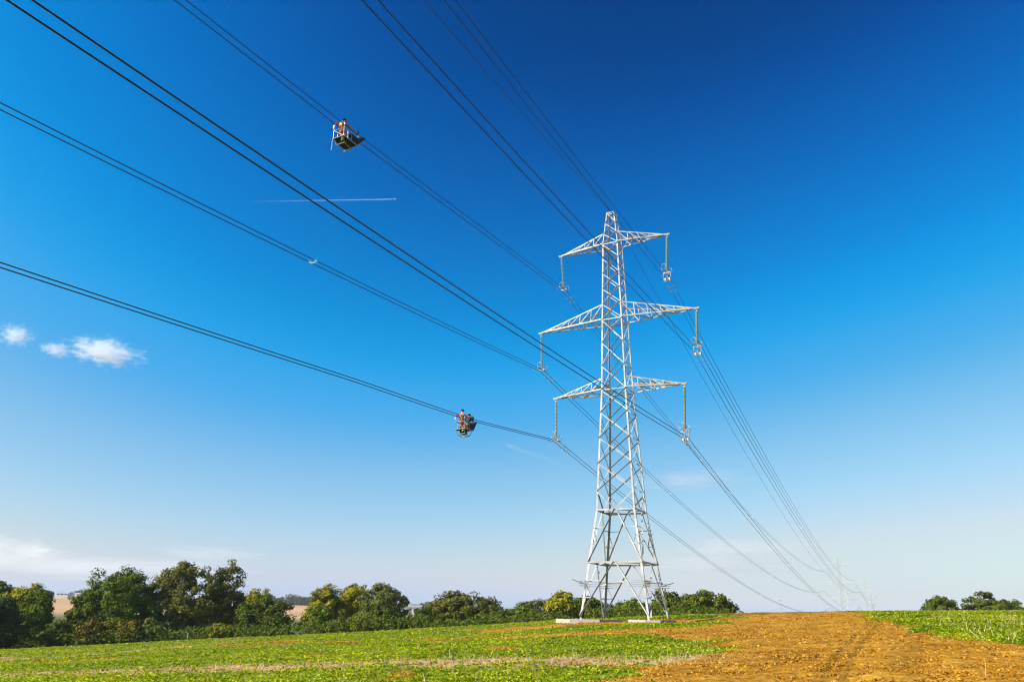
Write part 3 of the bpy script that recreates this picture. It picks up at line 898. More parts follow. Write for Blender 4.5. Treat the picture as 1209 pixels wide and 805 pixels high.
def trolley(loc, rot, lab, rope=True, tz=.42):
    t = empty('wire_trolley', loc, 0)
    t.rotation_euler = rot
    tag(t, lab, 'trolley', 'trolleys hanging from the conductors')
    W, zf, zr = .42, -1.0, -.40
    bm = bmesh.new()                                   # floor and prow skin underneath
    fl = [(-1.0, -W, zf), (-1.0, W, zf), (.35, W, zf), (.35, -W, zf)]
    tip = (1.7, 0, tz)
    v = [bm.verts.new(p) for p in fl]
    v2 = [bm.verts.new((p[0], p[1], p[2] + .05)) for p in fl]
    bm.faces.new(v); bm.faces.new(v2[::-1])
    for i in range(4):
        bm.faces.new((v[i], v[(i + 1) % 4], v2[(i + 1) % 4], v2[i]))
    bm_obj('floor', bm, DARKM, t)
    for s in (-1, 1):                                  # dark netting sides of the prow, woven strips with gaps
        bm = bmesh.new()
        a0, a1 = Vector((-.25, s * W, zf)), Vector((-.25, s * W, zr))
        b0, b1 = Vector((.35, s * W, zf)), Vector((.35, s * W, zr))
        T = Vector(tip)
        for P0, P1, Q0, Q1 in ((a0, a1, b0, b1), (b0, b1, T - Vector((0, -s * .03, .1)), T + Vector((0, s * .03, .02)))):
            n = 9
            for k in range(n):
                f0, f1 = (k + .08) / n, (k + .82) / n
                q_ = [P0.lerp(P1, f0), Q0.lerp(Q1, f0), Q0.lerp(Q1, f1), P0.lerp(P1, f1)]
                vs = [bm.verts.new(p) for p in q_]; bm.faces.new(vs)
                vs2 = [bm.verts.new(p + Vector((0, s * .012, 0))) for p in q_]; bm.faces.new(vs2[::-1])
        bm_obj('side_netting', bm, DARKM, t)
    bm = bmesh.new()                                   # underside of the prow
    n = 8
    for k in range(n):
        f0, f1 = k / n, (k + .93) / n
        A0, A1 = Vector((.35, -W, zf)), Vector((.35, W, zf))
        T = Vector((tip[0], 0, tip[2] - .1))
        q_ = [A0.lerp(T, f0), A1.lerp(T, f0), A1.lerp(T, f1), A0.lerp(T, f1)]
        vs = [bm.verts.new(p + Vector((0, 0, -.012))) for p in q_]; bm.faces.new(vs)
        vs = [bm.verts.new(p) for p in q_]; bm.faces.new(vs[::-1])
    bm_obj('prow_skin', bm, DARKM, t)
    for s in (-1, 1):
        bm = bmesh.new()                               # rails
        bm_tube(bm, [(-1.03, s * W, zr), (.35, s * W, zr), tip], .028, 6)
        bm_obj('top_rail', bm, ALU if s < 0 else DARKM, t)
        bm = bmesh.new()
        bm_tube(bm, [(-1.03, s * (W + .03), zf), (.2, s * (W + .03), zf)], .04, 6)
        bm_tube(bm, [(.2, s * (W + .03), zf), (.4, s * W, zf), (tip[0], 0, tip[2] - .1)], .03, 6)
        bm_obj('bottom_rail', bm, ALU if s < 0 else DARKM, t)
        for x in (-1.0, -.6, -.25):
            bm = bmesh.new()
            bm_tube(bm, [(x, s * (W + .01), zf), (x, s * (W + .01), zr)], .019, 6)
            bm_obj('upright', bm, ALU, t)
        for x in (-.95, .45):                          # hangers with wheels on the wires
            bm = bmesh.new()
            bm_tube(bm, [(x, s * W, zr), (x, s * W, .02), (x, s * (SEP + .06), .12)], .028 if s > 0 else .016, 6)
            wr_ = .13 if (x > 0 or s > 0) else .07
            bm_obj('hanger', bm, ALU if s > 0 or x > 0 else DAMPER, t)
            bm = bmesh.new()
            for r0, y0, y1 in ((.13, .035, .02), ):
                prof = [(wr_, -.05), (wr_ * .7, -.012), (wr_ * .7, .012), (wr_, .05)]
                rings = []
                for rr, yy in prof:
                    rings.append([bm.verts.new(Vector((x + rr * cos(a * pi / 7), s * SEP + yy, .105 + rr * sin(a * pi / 7)))) for a in range(14)])
                for a, b in zip(rings, rings[1:]):
                    for j in range(14):
                        bm.faces.new((a[j], b[j], b[(j + 1) % 14], a[(j + 1) % 14]))
                bm.faces.new(rings[0]); bm.faces.new(rings[-1][::-1])
            bm_obj('wheel', bm, BLACKM if x > 0 else (REDM if s > 0 else ALU), t)
            if x > 0:
                bm = bmesh.new(); bm_box(bm, (x, s * (SEP + .1), .02), (.22, .12, .24)); bm_obj('brake_box', bm, DARKM, t)
            else:
                bm = bmesh.new(); bm_box(bm, (x - .03, s * (W + .02), -.12), (.1, .08, .2) if s > 0 else (.05, .05, .1)); bm_obj('rear_bracket', bm, REFLEX, t)
    bm = bmesh.new()                                   # rear end frame
    bm_tube(bm, [(-1.03, -W - .03, zf), (-1.03, W + .03, zf)], .034, 6)
    bm_tube(bm, [(-1.03, -W, zr), (-1.03, W, zr)], .018, 6)
    bm_tube(bm, [(-1.03, -W, zf), (-1.03, W, zr)], .012, 5)
    bm_obj('end_frame', bm, ALU, t)
    bm = bmesh.new()                                   # undercarriage: loop of tube below the floor
    bm_tube(bm, [(-.98, -.36, zf), (-.8, -.34, zf - .36), (-.1, -.34, zf - .50), (.3, -.34, zf - .1)], .028, 6)
    bm_tube(bm, [(-.98, .36, zf), (-.8, .34, zf - .36), (-.1, .34, zf - .50), (.3, .34, zf - .1)], .028, 6)
    bm_tube(bm, [(-.8, -.34, zf - .36), (-.8, .34, zf - .36)], .028, 6)
    bm_tube(bm, [(-.1, -.34, zf - .50), (-.1, .34, zf - .50)], .04, 6)
    bm_obj('undercarriage', bm, ALU, t)
    bm = bmesh.new(); bm_box(bm, (-.35, .05, zf - .22), (.55, .4, .3)); bmesh.ops.bevel(bm, geom=bm.edges[:], offset=.03, segments=1, affect='EDGES')
    bm_obj('engine_box', bm, DARKM, t)
    for k in (-1, 1):
        bm = bmesh.new(); bm_box(bm, (-.7 + .2 * k, .1 * k - .1, zf - .12), (.09, .34, .08), Matrix.Rotation(.7 * k, 3, 'Z')); bm_obj('yellow_strut', bm, YEL, t)
    bm = bmesh.new(); bm_box(bm, (-.1, 0, zf + .16), (.3, .5, .2)); bm_obj('tool_box', bm, PALE_HARNESS, t)
    if rope:
        bm = bmesh.new()
        bm_tube(bm, [(-1.05, .40, zf), (-1.08, .44, zf - .3), (-1.05, .46, zf - .6), (-1.09, .48, zf - .85)], .02, 5)
        bm_obj('rope', bm, ROPE, t)
    return t


def on_wire(key, V):
    lvl, s, zw, bb, bf, sw, words = PH[key]
    V0 = sw * (.72 if s > 0 else 1)
    z = wire_z(zw, V - V0, bb, bf)
    sl = math.atan((wire_z(zw, V + 1 - V0, bb, bf) - wire_z(zw, V - 1 - V0, bb, bf)) / 2)
    return tw(s * ARM[lvl], V, z), (0, -sl, pi / 2 - A_T)


STAND = dict(pelvis=(-.74, .02, -.30), chest=(-.66, .02, .11), neck=(-.62, .02, .31), head=(-.58, .02, .50), face=(1, .1, -.1),
             shl=(-.66, .21, .20), ell=(-.50, .33, -.04), wrl=(-.28, .30, .03), hal=(-.20, .28, .05),
             shr=(-.64, -.17, .20), elr=(-.40, -.31, .02), wrr=(-.16, -.31, .08), har=(-.08, -.29, .09),
             hpl=(-.74, .11, -.35), knl=(-.48, .16, -.60), anl=(-.72, .15, -.89), tol=(-.56, .17, -.93),
             hpr=(-.74, -.07, -.35), knr=(-.46, -.13, -.60), anr=(-.72, -.12, -.89), tor=(-.56, -.14, -.93))
SEAT = dict(pelvis=(.20, -.05, -.46), chest=(.30, -.05, -.10), neck=(.34, -.05, .09), head=(.38, -.05, .27), face=(1, -.2, -.1),
            shl=(.30, .14, .02), ell=(.38, .25, -.22), wrl=(.58, .21, -.20), hal=(.66, .19, -.20),
            shr=(.30, -.24, .02), elr=(.36, -.37, -.20), wrr=(.58, -.36, -.20), har=(.66, -.35, -.20),
            hpl=(.20, .05, -.50), knl=(.48, .09, -.66), anl=(.28, .09, -.88), tol=(.43, .10, -.92),
            hpr=(.20, -.15, -.50), knr=(.46, -.19, -.66), anr=(.26, -.19, -.88), tor=(.41, -.20, -.92))
REACH = dict(STAND)
REACH.update(shr=(-.62, -.17, .18), elr=(-.34, -.27, .11), wrr=(-.02, -.33, .06), har=(.06, -.34, .05), chest=(-.64, .0, .11), neck=(-.58, -.01, .31), head=(-.53, -.02, .50))

p1, r1 = on_wire('LT', -36.6)
trolley(p1, r1, 'grey boat-shaped wire trolley high up on the upper left conductors')
worker('person', p1, 0, REACH, ORANGE, ORANGE, 'person in orange jacket reaching along the wire from the higher trolley', 2, r1)
p2, r2 = on_wire('LL', -18.4)
trolley(p2, r2, 'grey boat-shaped wire trolley on the lowest left conductors near the pylon', False, -.02)
worker('person', p2, 0, STAND, ORANGE, ORANGE, 'person in orange hi-vis clothing standing at the rear of the lower trolley', True, r2)
worker('person', p2, 0, SEAT, NAVY, NAVY, 'person in dark clothing and black helmet crouching in the lower trolley', False, r2)


# ------------------------------------------------------------------ trees
def leaf_quads(C, size, out, rs):
    """leaf-sized quads at centres C (n,3) with normals biased along out (n,3)"""
    n = len(C)
    nrm = out + rs.normal(0, .55, (n, 3))
    nrm /= np.linalg.norm(nrm, axis=1, keepdims=True) + 1e-9
    a = np.cross(nrm, rs.normal(0, 1, (n, 3))); a /= np.linalg.norm(a, axis=1, keepdims=True) + 1e-9
    b = np.cross(nrm, a)
    s = (size * rs.uniform(.6, 1.25, n))[:, None]
    return np.stack([C - a * s * .5, C - b * s * .36, C + a * s * .5, C + b * s * .36], 1)


def crown_pts(rs, w, h0, h1, clump, per, squash=1.0, depth=None, lobes=None, gap=.0):
    """leaf centres of a crown between heights h0 and h1, w wide: lobes, then leaf clumps over them"""
    depth = depth or w * .9
    C, O, Tn = [], [], []
    H = h1 - h0
    if lobes is None:
        lobes = [(0, 0, .50, .43, .48)]
        for k in range(8):
            a = k * 2 * pi / 8 + rs.uniform(-.3, .3)
            zc = rs.uniform(.30, .72)
            rr = .27 * sqrt(max(.1, 1 - ((zc - .45) / .62) ** 2))
            lobes.append((cos(a) * rr, sin(a) * rr, zc, rs.uniform(.15, .25), rs.uniform(.14, .24)))
        lobes.append((rs.uniform(-.12, .12), 0, .82, .16, .18))
    for lx, ly, lz, lr, lh in lobes:
        area = 4 * pi * (lr * w) * (lh * H)
        n = max(5, int(area / (clump * clump) * .55))
        u = rs.normal(0, 1, (n, 3)); u /= np.linalg.norm(u, axis=1, keepdims=True)
        rad = rs.uniform(.70, 1.08, n)[:, None]
        c = u * rad * np.array([lr * w, lr * depth, lh * H]) + np.array([lx * w, ly * depth, h0 + lz * H])
        keep = (c[:, 2] > h0 * .6) & (rs.rand(n) > gap)
        for cc, uu in zip(c[keep], u[keep]):
            m = int(per * rs.uniform(.5, 1.4))
            q_ = rs.normal(0, 1, (m, 3)); q_ /= np.linalg.norm(q_, axis=1, keepdims=True)
            r = rs.uniform(.25, 1, (m, 1)) ** .6
            C.append(cc + q_ * r * clump * np.array([.8, .8, .6]) * rs.uniform(.7, 1.2))
            O.append(q_ * .8 + uu * .7 + np.array([0, 0, .3]))
            Tn.append(np.full(m, rs.uniform(-.25, .25)))
    C = np.concatenate(C); O = np.concatenate(O); Tn = np.concatenate(Tn)
    lo, hi = np.percentile(C[:, 0], (1.5, 98.5))
    C[:, 0] = (C[:, 0] - (lo + hi) / 2) * (w / (hi - lo))
    lo, hi = np.percentile(C[:, 2], (2, 99.85))
    C[:, 2] = h0 + (C[:, 2] - lo) * (H / (hi - lo))
    C[:, 2] = np.maximum(C[:, 2], .06)
    return C, O, Tn


def trunk_mesh(rs, h, h1, w, r):
    bm = bmesh.new()
    lean = rs.uniform(-.04, .04, 2) * h1
    top = Vector((lean[0], lean[1], h1 * .8))
    P = [Vector((0, 0, -.25)), Vector((lean[0] * .2, lean[1] * .2, h1 * .18)), Vector((lean[0] * .6, lean[1] * .6, h1 * .48)), top]
    bm_tube(bm, P, [r * 1.25, r, r * .62, r * .15], 8)
    for k in range(9):
        f = rs.uniform(.2, .75)
        b = Vector((0, 0, 0)).lerp(top, f)
        a = k * 2.4 + rs.uniform(-.4, .4)
        L = w * rs.uniform(.20, .34)
        e = b + Vector((cos(a) * L, sin(a) * L, min(L * rs.uniform(.35, .9), max(.1, h1 * .78 - b.z))))
        m_ = b.lerp(e, .5) + Vector((0, 0, -L * .06))
        bm_tube(bm, [b, m_, e], [r * .42, r * .26, r * .06], 6)
    return bm


LEAF = {
    'dark': leaf_mat('leaf_dark_green', [(.032, .052, .004), (.072, .102, .008), (.145, .165, .014)]),
    'oak': leaf_mat('leaf_oak_green', [(.040, .070, .004), (.088, .135, .008), (.175, .220, .015)]),
    'olive': leaf_mat('leaf_olive', [(.066, .070, .010), (.130, .130, .020), (.225, .205, .040)]),
    'yellow': leaf_mat('leaf_yellow_green', [(.140, .155, .006), (.270, .260, .010), (.400, .335, .016)]),
    'mixed': leaf_mat('leaf_turning', [(.066, .096, .006), (.165, .178, .010), (.340, .280, .013)]),
    'rust': leaf_mat('leaf_rust', [(.07, .056, .008), (.15, .112, .016), (.25, .180, .026)]),
    'blue': leaf_mat('leaf_blue_green', [(.018, .038, .014), (.036, .062, .020), (.066, .092, .028)]),
    'grey': leaf_mat('leaf_grey_green', [(.062, .078, .017), (.118, .138, .030), (.200, .210, .055)]),
}


def tree(name, label, kind, px, ytop, wpx, Y, group, cat='tree', base=.12, leaf=.33, clump=.85, per=84, lobes=None, seed=None, depth=None, gap=.05, h0=None, xtint=.5):
    rs = np.random.RandomState(seed if seed is not None else int(px * 7 + ytop))
    top = at(px, ytop, Y)
    w = wpx / F_PX * Y * cos(PITCH) * 1.02
    gz = float(hz(top.x, Y)) - .1
    H = top.z - gz
    t = empty(name, (top.x, Y, gz))
    tag(t, label, cat, group)
    bm = trunk_mesh(rs, 0, H, w, max(.06, .028 * H + .01 * w))
    bm_obj('trunk', bm, BARK, t, True)
    C, O, Tn = crown_pts(rs, w, H * base, H * 1.0, clump, per, lobes=lobes, depth=depth, gap=gap)
    tint = np.clip(xtint + Tn + rs.normal(0, .16, len(C)), 0, 1)
    quads_obj('crown', leaf_quads(C, leaf, O, rs), LEAF[kind], t, tint)
    return t


G1 = 'trees along the hedge line beyond the field'
G2 = 'shrubs along the hedge line beyond the field'
tree('broadleaf_tree', 'dark blue-green tree at the far left edge, in shade', 'blue', -2, 700, 66, 92, G1, base=.02)
tree('broadleaf_tree', 'dark treetop peeping over the yellow tree at the far left', 'oak', 4, 686, 34, 122, G1, base=.1)
tree('broadleaf_tree', 'tall yellow-green tree near the far left edge', 'yellow', 36, 689, 54, 108, G1, base=.05)
tree('broadleaf_tree', 'small dark green tree left of the gap with the tan field', 'oak', 50, 693, 32, 104, G1, base=.05)
tree('oak_tree', 'broad deep green oak right of the tan field gap', 'oak', 143, 671, 84, 106, G1, base=.04, clump=.95, gap=.1)
tree('broadleaf_tree', 'low dark green tree leaning on the left side of the deep green oak', 'dark', 111, 697, 44, 104, G1, base=.02)
tree('oak_tree', 'tallest olive-grey oak, round topped, in the left group', 'olive', 225, 664, 82, 110, G1, base=.03, clump=.9, gap=.06)
tree('broadleaf_tree', 'slender dark tree against the right flank of the olive-grey oak', 'olive', 268, 663, 46, 112, G1, base=.04, gap=.22, xtint=.3)
tree('broadleaf_tree', 'yellow-topped tree just right of the tall left group', 'yellow', 308, 695, 42, 118, G1, base=.1)
tree('broadleaf_tree', 'low dark shaded tree before the yellow-topped one', 'dark', 315, 706, 56, 104, G1, base=.02)
tree('broadleaf_tree', 'yellow-green tree, left one of the middle trio', 'mixed', 388, 690, 44, 112, G1, base=.05, xtint=.6)
tree('broadleaf_tree', 'golden tree, middle one of the trio', 'yellow', 421, 690, 40, 116, G1, base=.05, xtint=.5)
tree('broadleaf_tree', 'dull green tree, right one of the middle trio', 'grey', 455, 689, 52, 112, G1, base=.05, gap=.12)
tree('broadleaf_tree', 'wide olive tree shaped like a mound, alone right of the trio', 'olive', 549, 698, 76, 108, G1, base=.02, xtint=.4)
tree('broadleaf_tree', 'grey-olive bushy tree left of the bright yellow tree', 'grey', 629, 708, 46, 118, G1, base=.03, xtint=.35)
tree('broadleaf_tree', 'bright yellow rounded tree behind the left boards', 'yellow', 664, 698, 36, 104, G1, base=.06, xtint=.55)
tree('broadleaf_tree', 'dark tree seen between the left feet of the pylon', 'dark', 692, 703, 34, 112, G1, base=.03)
tree('broadleaf_tree', 'low mixed green tree seen through the middle of the pylon', 'oak', 748, 706, 40, 118, G1, base=.03)
tree('broadleaf_tree', 'dark upright tree behind the right feet of the pylon', 'dark', 787, 696, 36, 110, G1, base=.03)
tree('broadleaf_tree', 'big round dark tree standing right of the pylon', 'dark', 829, 697, 66, 104, G1, base=.0, xtint=.55,
     lobes=[(0, 0, .50, .44, .50), (-.22, -.1, .38, .26, .40), (.24, -.1, .36, .24, .38), (.02, -.2, .62, .30, .36)])
tree('broadleaf_tree', 'small round bush-like tree alone on the right skyline', 'dark', 1110, 704, 39, 118, 'trees on the right skyline', base=.0, clump=.7)
tree('broadleaf_tree', 'wide two-humped dark tree, furthest right on the skyline', 'dark', 1171, 699, 60, 118, 'trees on the right skyline', base=.0, clump=.7,
     lobes=[(-.18, 0, .45, .30, .55), (.27, 0, .33, .23, .42), (0, .1, .3, .4, .4), (-.05, -.2, .35, .25, .4)])

SH = [(72, 731, 34, 98, 'dark', 'dark shrub below the tan field gap'),
      (110, 731, 30, 95, 'rust', 'rusty brown shrub under the left side of the deep green oak'),
      (134, 730, 26, 96, 'mixed', 'orange-yellow shrub under the middle of the deep green oak'),
      (157, 732, 24, 95, 'rust', 'brown shrub under the right side of the deep green oak'),
      (180, 729, 26, 97, 'grey', 'grey-green shrub between the two big oaks'),
      (262, 736, 26, 95, 'mixed', 'yellowish shrub below the slender dark tree'),
      (333, 722, 20, 108, 'dark', 'dark shrub left of the second tan field gap'),
      (380, 716, 26, 100, 'oak', 'dark green shrub at the left foot of the middle trio'),
      (402, 728, 26, 98, 'olive', 'olive shrub below the left trio tree'),
      (424, 727, 24, 98, 'mixed', 'golden shrub below the golden trio tree'),
      (450, 715, 38, 100, 'dark', 'dark green shrub below the right trio tree'),
      (484, 729, 24, 102, 'dark', 'small dark shrub at the right end of the trio'),
      (509, 716, 38, 106, 'dark', 'low dark shrub left of the mound-shaped olive tree'),
      (596, 719, 46, 100, 'dark', 'long low dark shrub right of the mound-shaped olive tree'),
      (620, 716, 40, 104, 'oak', 'low dark green shrub before the grey-olive tree'),
      (642, 722, 26, 102, 'olive', 'small olive shrub left of the bright yellow tree'),
      (714, 712, 34, 112, 'dark', 'dark shrub behind the rear left foot of the pylon'),
      (732, 714, 24, 114, 'mixed', 'yellowish shrub seen through the pylon near its middle'),
      (765, 711, 30, 110, 'oak', 'green shrub left of the right feet of the pylon'),
      (806, 710, 28, 102, 'dark', 'dark shrub at the left side of the big round dark tree')]
for px, yt, w, Y, kind, lab in SH:
    tree('shrub', lab, kind, px, yt, w, Y, G2, cat='shrub', base=.0, clump=.6, per=60, leaf=.28)

# rank growth that fills the foot of the hedge line
rs = np.random.RandomState(5)
n = 16000
pxs = rs.uniform(-20, 862, n); Yv = rs.uniform(92, 104, n)
d_ = np.array([tuple(ray(a, 740)) for a in pxs])
Xv = d_[:, 0] / d_[:, 1] * Yv
hh = .7 + 1.3 * vnoise(Xv, Yv, 3.0, 44) - .35 * (pxs > 500)
C = np.stack([Xv, Yv, hz(Xv, Yv) + hh * rs.rand(n) ** .7], -1)
keep = ~((pxs > 672) & (pxs < 690))
quads_obj_ = quads_obj('undergrowth', leaf_quads(C[keep], .34, np.tile([0, -.3, .6], (keep.sum(), 1)), rs), LEAF['dark'], None, np.clip(.45 + rs.normal(0, .25, keep.sum()), 0, 1))
tag(quads_obj_, 'dark tangled undergrowth filling the foot of the hedge line', 'undergrowth', kind='stuff')

# small far bushes on the crest
for px, yt, w, Y, lab in ((872, 722, 20, 210, 'tiny dark bush right of the big round tree on the crest'), (890, 723, 22, 215, 'tiny low dark bush, furthest right beside the brown crest')):
    tree('shrub', lab, 'dark', px, yt, w, Y, 'far bushes behind the crest', cat='shrub', base=.0, clump=1.1, per=26, leaf=.6)

# far woods on the hills at the left
rs = np.random.RandomState(9)
C, O = [], []
for px0, px1, yt, Y, n in ((-30, 66, 693, 800, 60), (88, 112, 696, 820, 22), (108, 200, 703, 840, 30), (290, 375, 702, 900, 60), (370, 470, 711, 880, 40), (484, 520, 712, 640, 34),
                           (500, 600, 716, 860, 40), (560, 720, 721, 900, 60), (-30, 130, 700, 1250, 60), (130, 560, 712, 1350, 120)):
    for k in range(n):
        px = rs.uniform(px0, px1)
        yy = yt + rs.uniform(-1.0, 4.0) + 2.0 * sin(px * .21 + Y)
        p = at(px, yy, Y + rs.uniform(-20, 20))
        gz = float(hz(p.x, p.y))
        H = max(4.0, p.z - gz)
        m_ = 150
        u = rs.normal(0, 1, (m_, 3)); u /= np.linalg.norm(u, axis=1, keepdims=True); u[:, 2] = np.abs(u[:, 2])
        rad = min(H * .6, 9)
        C.append(np.array([p.x, p.y, gz]) + u * np.array([rad, rad, H]) * rs.uniform(.6, 1, (m_, 1))); O.append(u)
C = np.concatenate(C); O = np.concatenate(O)
fw = quads_obj('far_woods', leaf_quads(C, 2.1, O, rs), LEAF['blue'], None, np.clip(.5 + rs.normal(0, .25, len(C)), 0, 1))
tag(fw, 'far dark woods on the low hills behind the hedge line', 'woods', kind='stuff')

# farm buildings far off
WHITE = mat('white_render', (.50, .50, .49), (.58, .58, .57), .3, .7)
ROOF = mat('grey_roof', (.22, .23, .26), (.32, .33, .36), .3, .7)
DARKW = mat('dark_window', (.03, .035, .04), (.05, .05, .06), 2, .3)


def building(px, ybase, Y, w, d, h, rh, rot, lab, windows=3):
    p = at(px, ybase, Y)
    t = empty('farm_building', p, rot)
    tag(t, lab, 'building', 'far farm buildings on the hills')
    bm = bmesh.new(); bm_box(bm, (0, 0, h / 2 - 2), (w, d, h + 4)); bm_obj('wall', bm, WHITE, t)
    bm = bmesh.new()
    A = [(-w / 2 - .3, -d / 2 - .4, h), (-w / 2 - .3, 0, h + rh), (-w / 2 - .3, d / 2 + .4, h)]
    B = [(-a[0], a[1], a[2]) for a in A]
    va = [bm.verts.new(v) for v in A]; vb = [bm.verts.new(v) for v in B]
    bm.faces.new(va); bm.faces.new(vb[::-1])
    for i in range(3):
        j = (i + 1) % 3; bm.faces.new((va[j], va[i], vb[i], vb[j]))
    bm_obj('roof', bm, ROOF, t)
    for k in range(windows):
        bm = bmesh.new(); bm_box(bm, (-w / 2 + w * (k + .5) / windows, -d / 2 - .03, h * .55), (w / windows * .35, .1, h * .4)); bm_obj('window', bm, DARKW, t)


building(75, 703, 760, 11, 7, 2.0, 1.3, .1, 'low far white building with a grey roof above the tan field, left one')
building(85, 702.6, 770, 4, 5, 3.0, .8, .4, 'small tall far white building in the middle of the farm row')
building(94, 703, 765, 9, 7, 1.6, 1.4, -.2, 'far grey-roofed building at the right end of the farm row')
building(484, 722.5, 620, 18, 10, 4.0, 1.6, .15, 'long white far building right of the middle tree trio')

# fence posts at the foot of the hedge line
POST = mat('post_wood', (.20, .16, .12), (.34, .29, .23), 6, .9)
p = at(221, 754, 81)
bm = bmesh.new(); bm_box(bm, (0, 0, .3), (.09, .09, 1.0)); bmesh.ops.bevel(bm, geom=bm.edges[:], offset=.02, segments=1, affect='EDGES')
o = bm_obj('fence_post', bm, POST)
o.location = (p.x, 81, float(hz(p.x, 81)))
tag(o, 'short weathered post at the field edge below the olive-grey oak', 'post')

# ------------------------------------------------------------------ crop, stubble and clods
rs = np.random.RandomState(21)


def scatter(n, ymin, ymax, p):
    """points in the wedge the photograph looks over, thinning with distance"""
    u = rs.rand(n)
    Y = (ymin ** (2 - p) + u * (ymax ** (2 - p) - ymin ** (2 - p))) ** (1 / (2 - p)) if p != 2 else ymin * (ymax / ymin) ** u
    X = rs.uniform(-.80, .84, n) * Y
    return X, Y


n = 130000
X, Y = scatter(n, 13.5, 84, 1.7)
s_, w_ = zones(X, Y)
dens = np.clip(1 - s_ * 1.05 - w_ * .9, 0, 1) * (.30 + .85 * vnoise(X, Y, 1.6, 61)) * (.55 + .45 * np.cos(2 * pi * (Y * .97 + X * .23 + .25 * vnoise(X, Y, 3, 62)) / .75))
right = (X > 14) & (X > 11 + .18 * Y)
keep = rs.rand(n) < np.where(right, np.clip(1 - s_, 0, 1), dens)
X, Y = X[keep], Y[keep]
n = len(X); k = 5
size = rs.uniform(.05, .11, n) * (.85 + .012 * Y)
Z = hzn(X, Y)
az = rs.uniform(0, 2 * pi, (n, k)); up = rs.uniform(.2, 1.0, (n, k))
dirv = np.stack([np.cos(az) * np.cos(up), np.sin(az) * np.cos(up), np.sin(up)], -1)
side = np.stack([-np.sin(az), np.cos(az), np.zeros_like(az)], -1)
B = np.stack([X, Y, Z], -1)[:, None, :] + rs.normal(0, .05, (n, k, 3)) * np.array([1, 1, 0.1])
Ls = (size[:, None] * rs.uniform(.6, 1.2, (n, k)))[..., None]
tip = B + dirv * Ls * 1.1 - np.array([0, 0, .25]) * Ls
mid = B + dirv * Ls * .6 + np.array([0, 0, .02])
P = np.stack([B, mid - side * Ls * .33, tip, mid + side * Ls * .33], -2).reshape(-1, 4, 3)
tint = np.clip(np.repeat(.42 + .5 * (vnoise(X, Y, 2.5, 71) - .5) + rs.normal(0, .17, n), k) + rs.normal(0, .14, n * k), 0, 1)
CROP = leaf_mat('crop_leaf', [(.11, .19, .003), (.27, .36, .005), (.43, .47, .008), (.58, .52, .04)], .25)
tag(quads_obj('crop_leaves', P, CROP, None, tint), 'low bright green leafy crop growing over the field', 'crop', kind='stuff')


def blades(name, X, Y, h, w, lean, m, lab, cat):
    n = len(X)
    Z = hzn(X, Y)
    az = rs.uniform(0, 2 * pi, n); ln = np.abs(rs.normal(0, lean, n))
    d = np.stack([np.cos(az) * np.sin(ln), np.sin(az) * np.sin(ln), np.cos(ln)], -1) * h[:, None]
    fa = rs.uniform(0, pi, n)
    s = np.stack([np.cos(fa), np.sin(fa), np.zeros(n)], -1) * w[:, None]
    B = np.stack([X, Y, Z - .02 + .03 * (ln > 1)], -1)
    P = np.stack([B - s, B + s, B + d + s * .5, B + d - s * .5], 1)
    tag(quads_obj(name, P, m, None, np.clip(rs.normal(.5, .25, n), 0, 1)), lab, cat, kind='stuff')


STRAW = leaf_mat('straw', [(.34, .23, .09), (.50, .38, .19), (.62, .54, .34)], .2)
X, Y = scatter(160000, 13.5, 80, 1.8)
s_, w_ = zones(X, Y)
tuft = vnoise(X, Y, .8, 81) * vnoise(X, Y, 4, 82)
keep = rs.rand(len(X)) < np.clip(w_ * .55 + .05 * (s_ < .3) * (tuft > .3) + .10 * (X > 14) * (s_ < .3) * (tuft > .25) + .015 * (s_ < .3) + .003 + .16 * (Y < 24) * (X < 3) * (tuft > .3), 0, 1)
X, Y = X[keep], Y[keep]
up = rs.rand(len(X)) < .8
blades('straw_stubble', X, Y, np.where(up, rs.uniform(.04, .15, len(X)), rs.uniform(.12, .34, len(X))), rs.uniform(.005, .010, len(X)) * (.7 + Y / 60), 0.9, STRAW,
       'pale dry straw stubble standing in strips across the crop', 'stubble')
# long pale grass stems on the right of the field
X = rs.uniform(15, 32, 420); Y = X * rs.uniform(1.45, 1.85, 420)
s_, w_ = zones(X, Y); keep = (s_ < .2) & (vnoise(X, Y, 2, 91) > .5)
X, Y = X[keep], Y[keep]
blades('dry_grass', X, Y, rs.uniform(.2, .55, len(X)), np.full(len(X), .010), .8, STRAW, 'long pale dry grass stems among the crop at the right', 'grass')

# clods of soil
X, Y = scatter(190000, 12.5, 70, 1.8)
s_, w_ = zones(X, Y)
keep = (s_ > .5) & (rs.rand(len(X)) < .25 + .75 * vnoise(X, Y, 1.2, 101)) | ((w_ > .5) & (rs.rand(len(X)) < .25)) | (rs.rand(len(X)) < .006)
X, Y = X[keep], Y[keep]; n = len(X)
sz = np.minimum(rs.gamma(1.3, .009, n) + .009, .05) * (.8 + Y / 45)
Z = hzn(X, Y)
base = np.array([[1, 0, 0], [0, 1, 0], [-1, 0, 0], [0, -1, 0], [.3, .2, 1], [-.3, -.2, -1]], float)
V = base[None] * rs.uniform(.6, 1.25, (n, 6, 1)) * sz[:, None, None]
b_ = rs.uniform(0, 2 * pi, n); cb, sb_ = np.cos(b_)[:, None], np.sin(b_)[:, None]
V = np.stack([V[..., 0], V[..., 1] * cb - V[..., 2] * sb_, V[..., 1] * sb_ + V[..., 2] * cb], -1)      # each lies any way up
a = rs.uniform(0, 2 * pi, n); ca, sa = np.cos(a)[:, None], np.sin(a)[:, None]
V = np.stack([V[..., 0] * ca - V[..., 1] * sa, V[..., 0] * sa + V[..., 1] * ca, V[..., 2] * .75], -1) + np.stack([X, Y, Z + sz * .2], -1)[:, None]
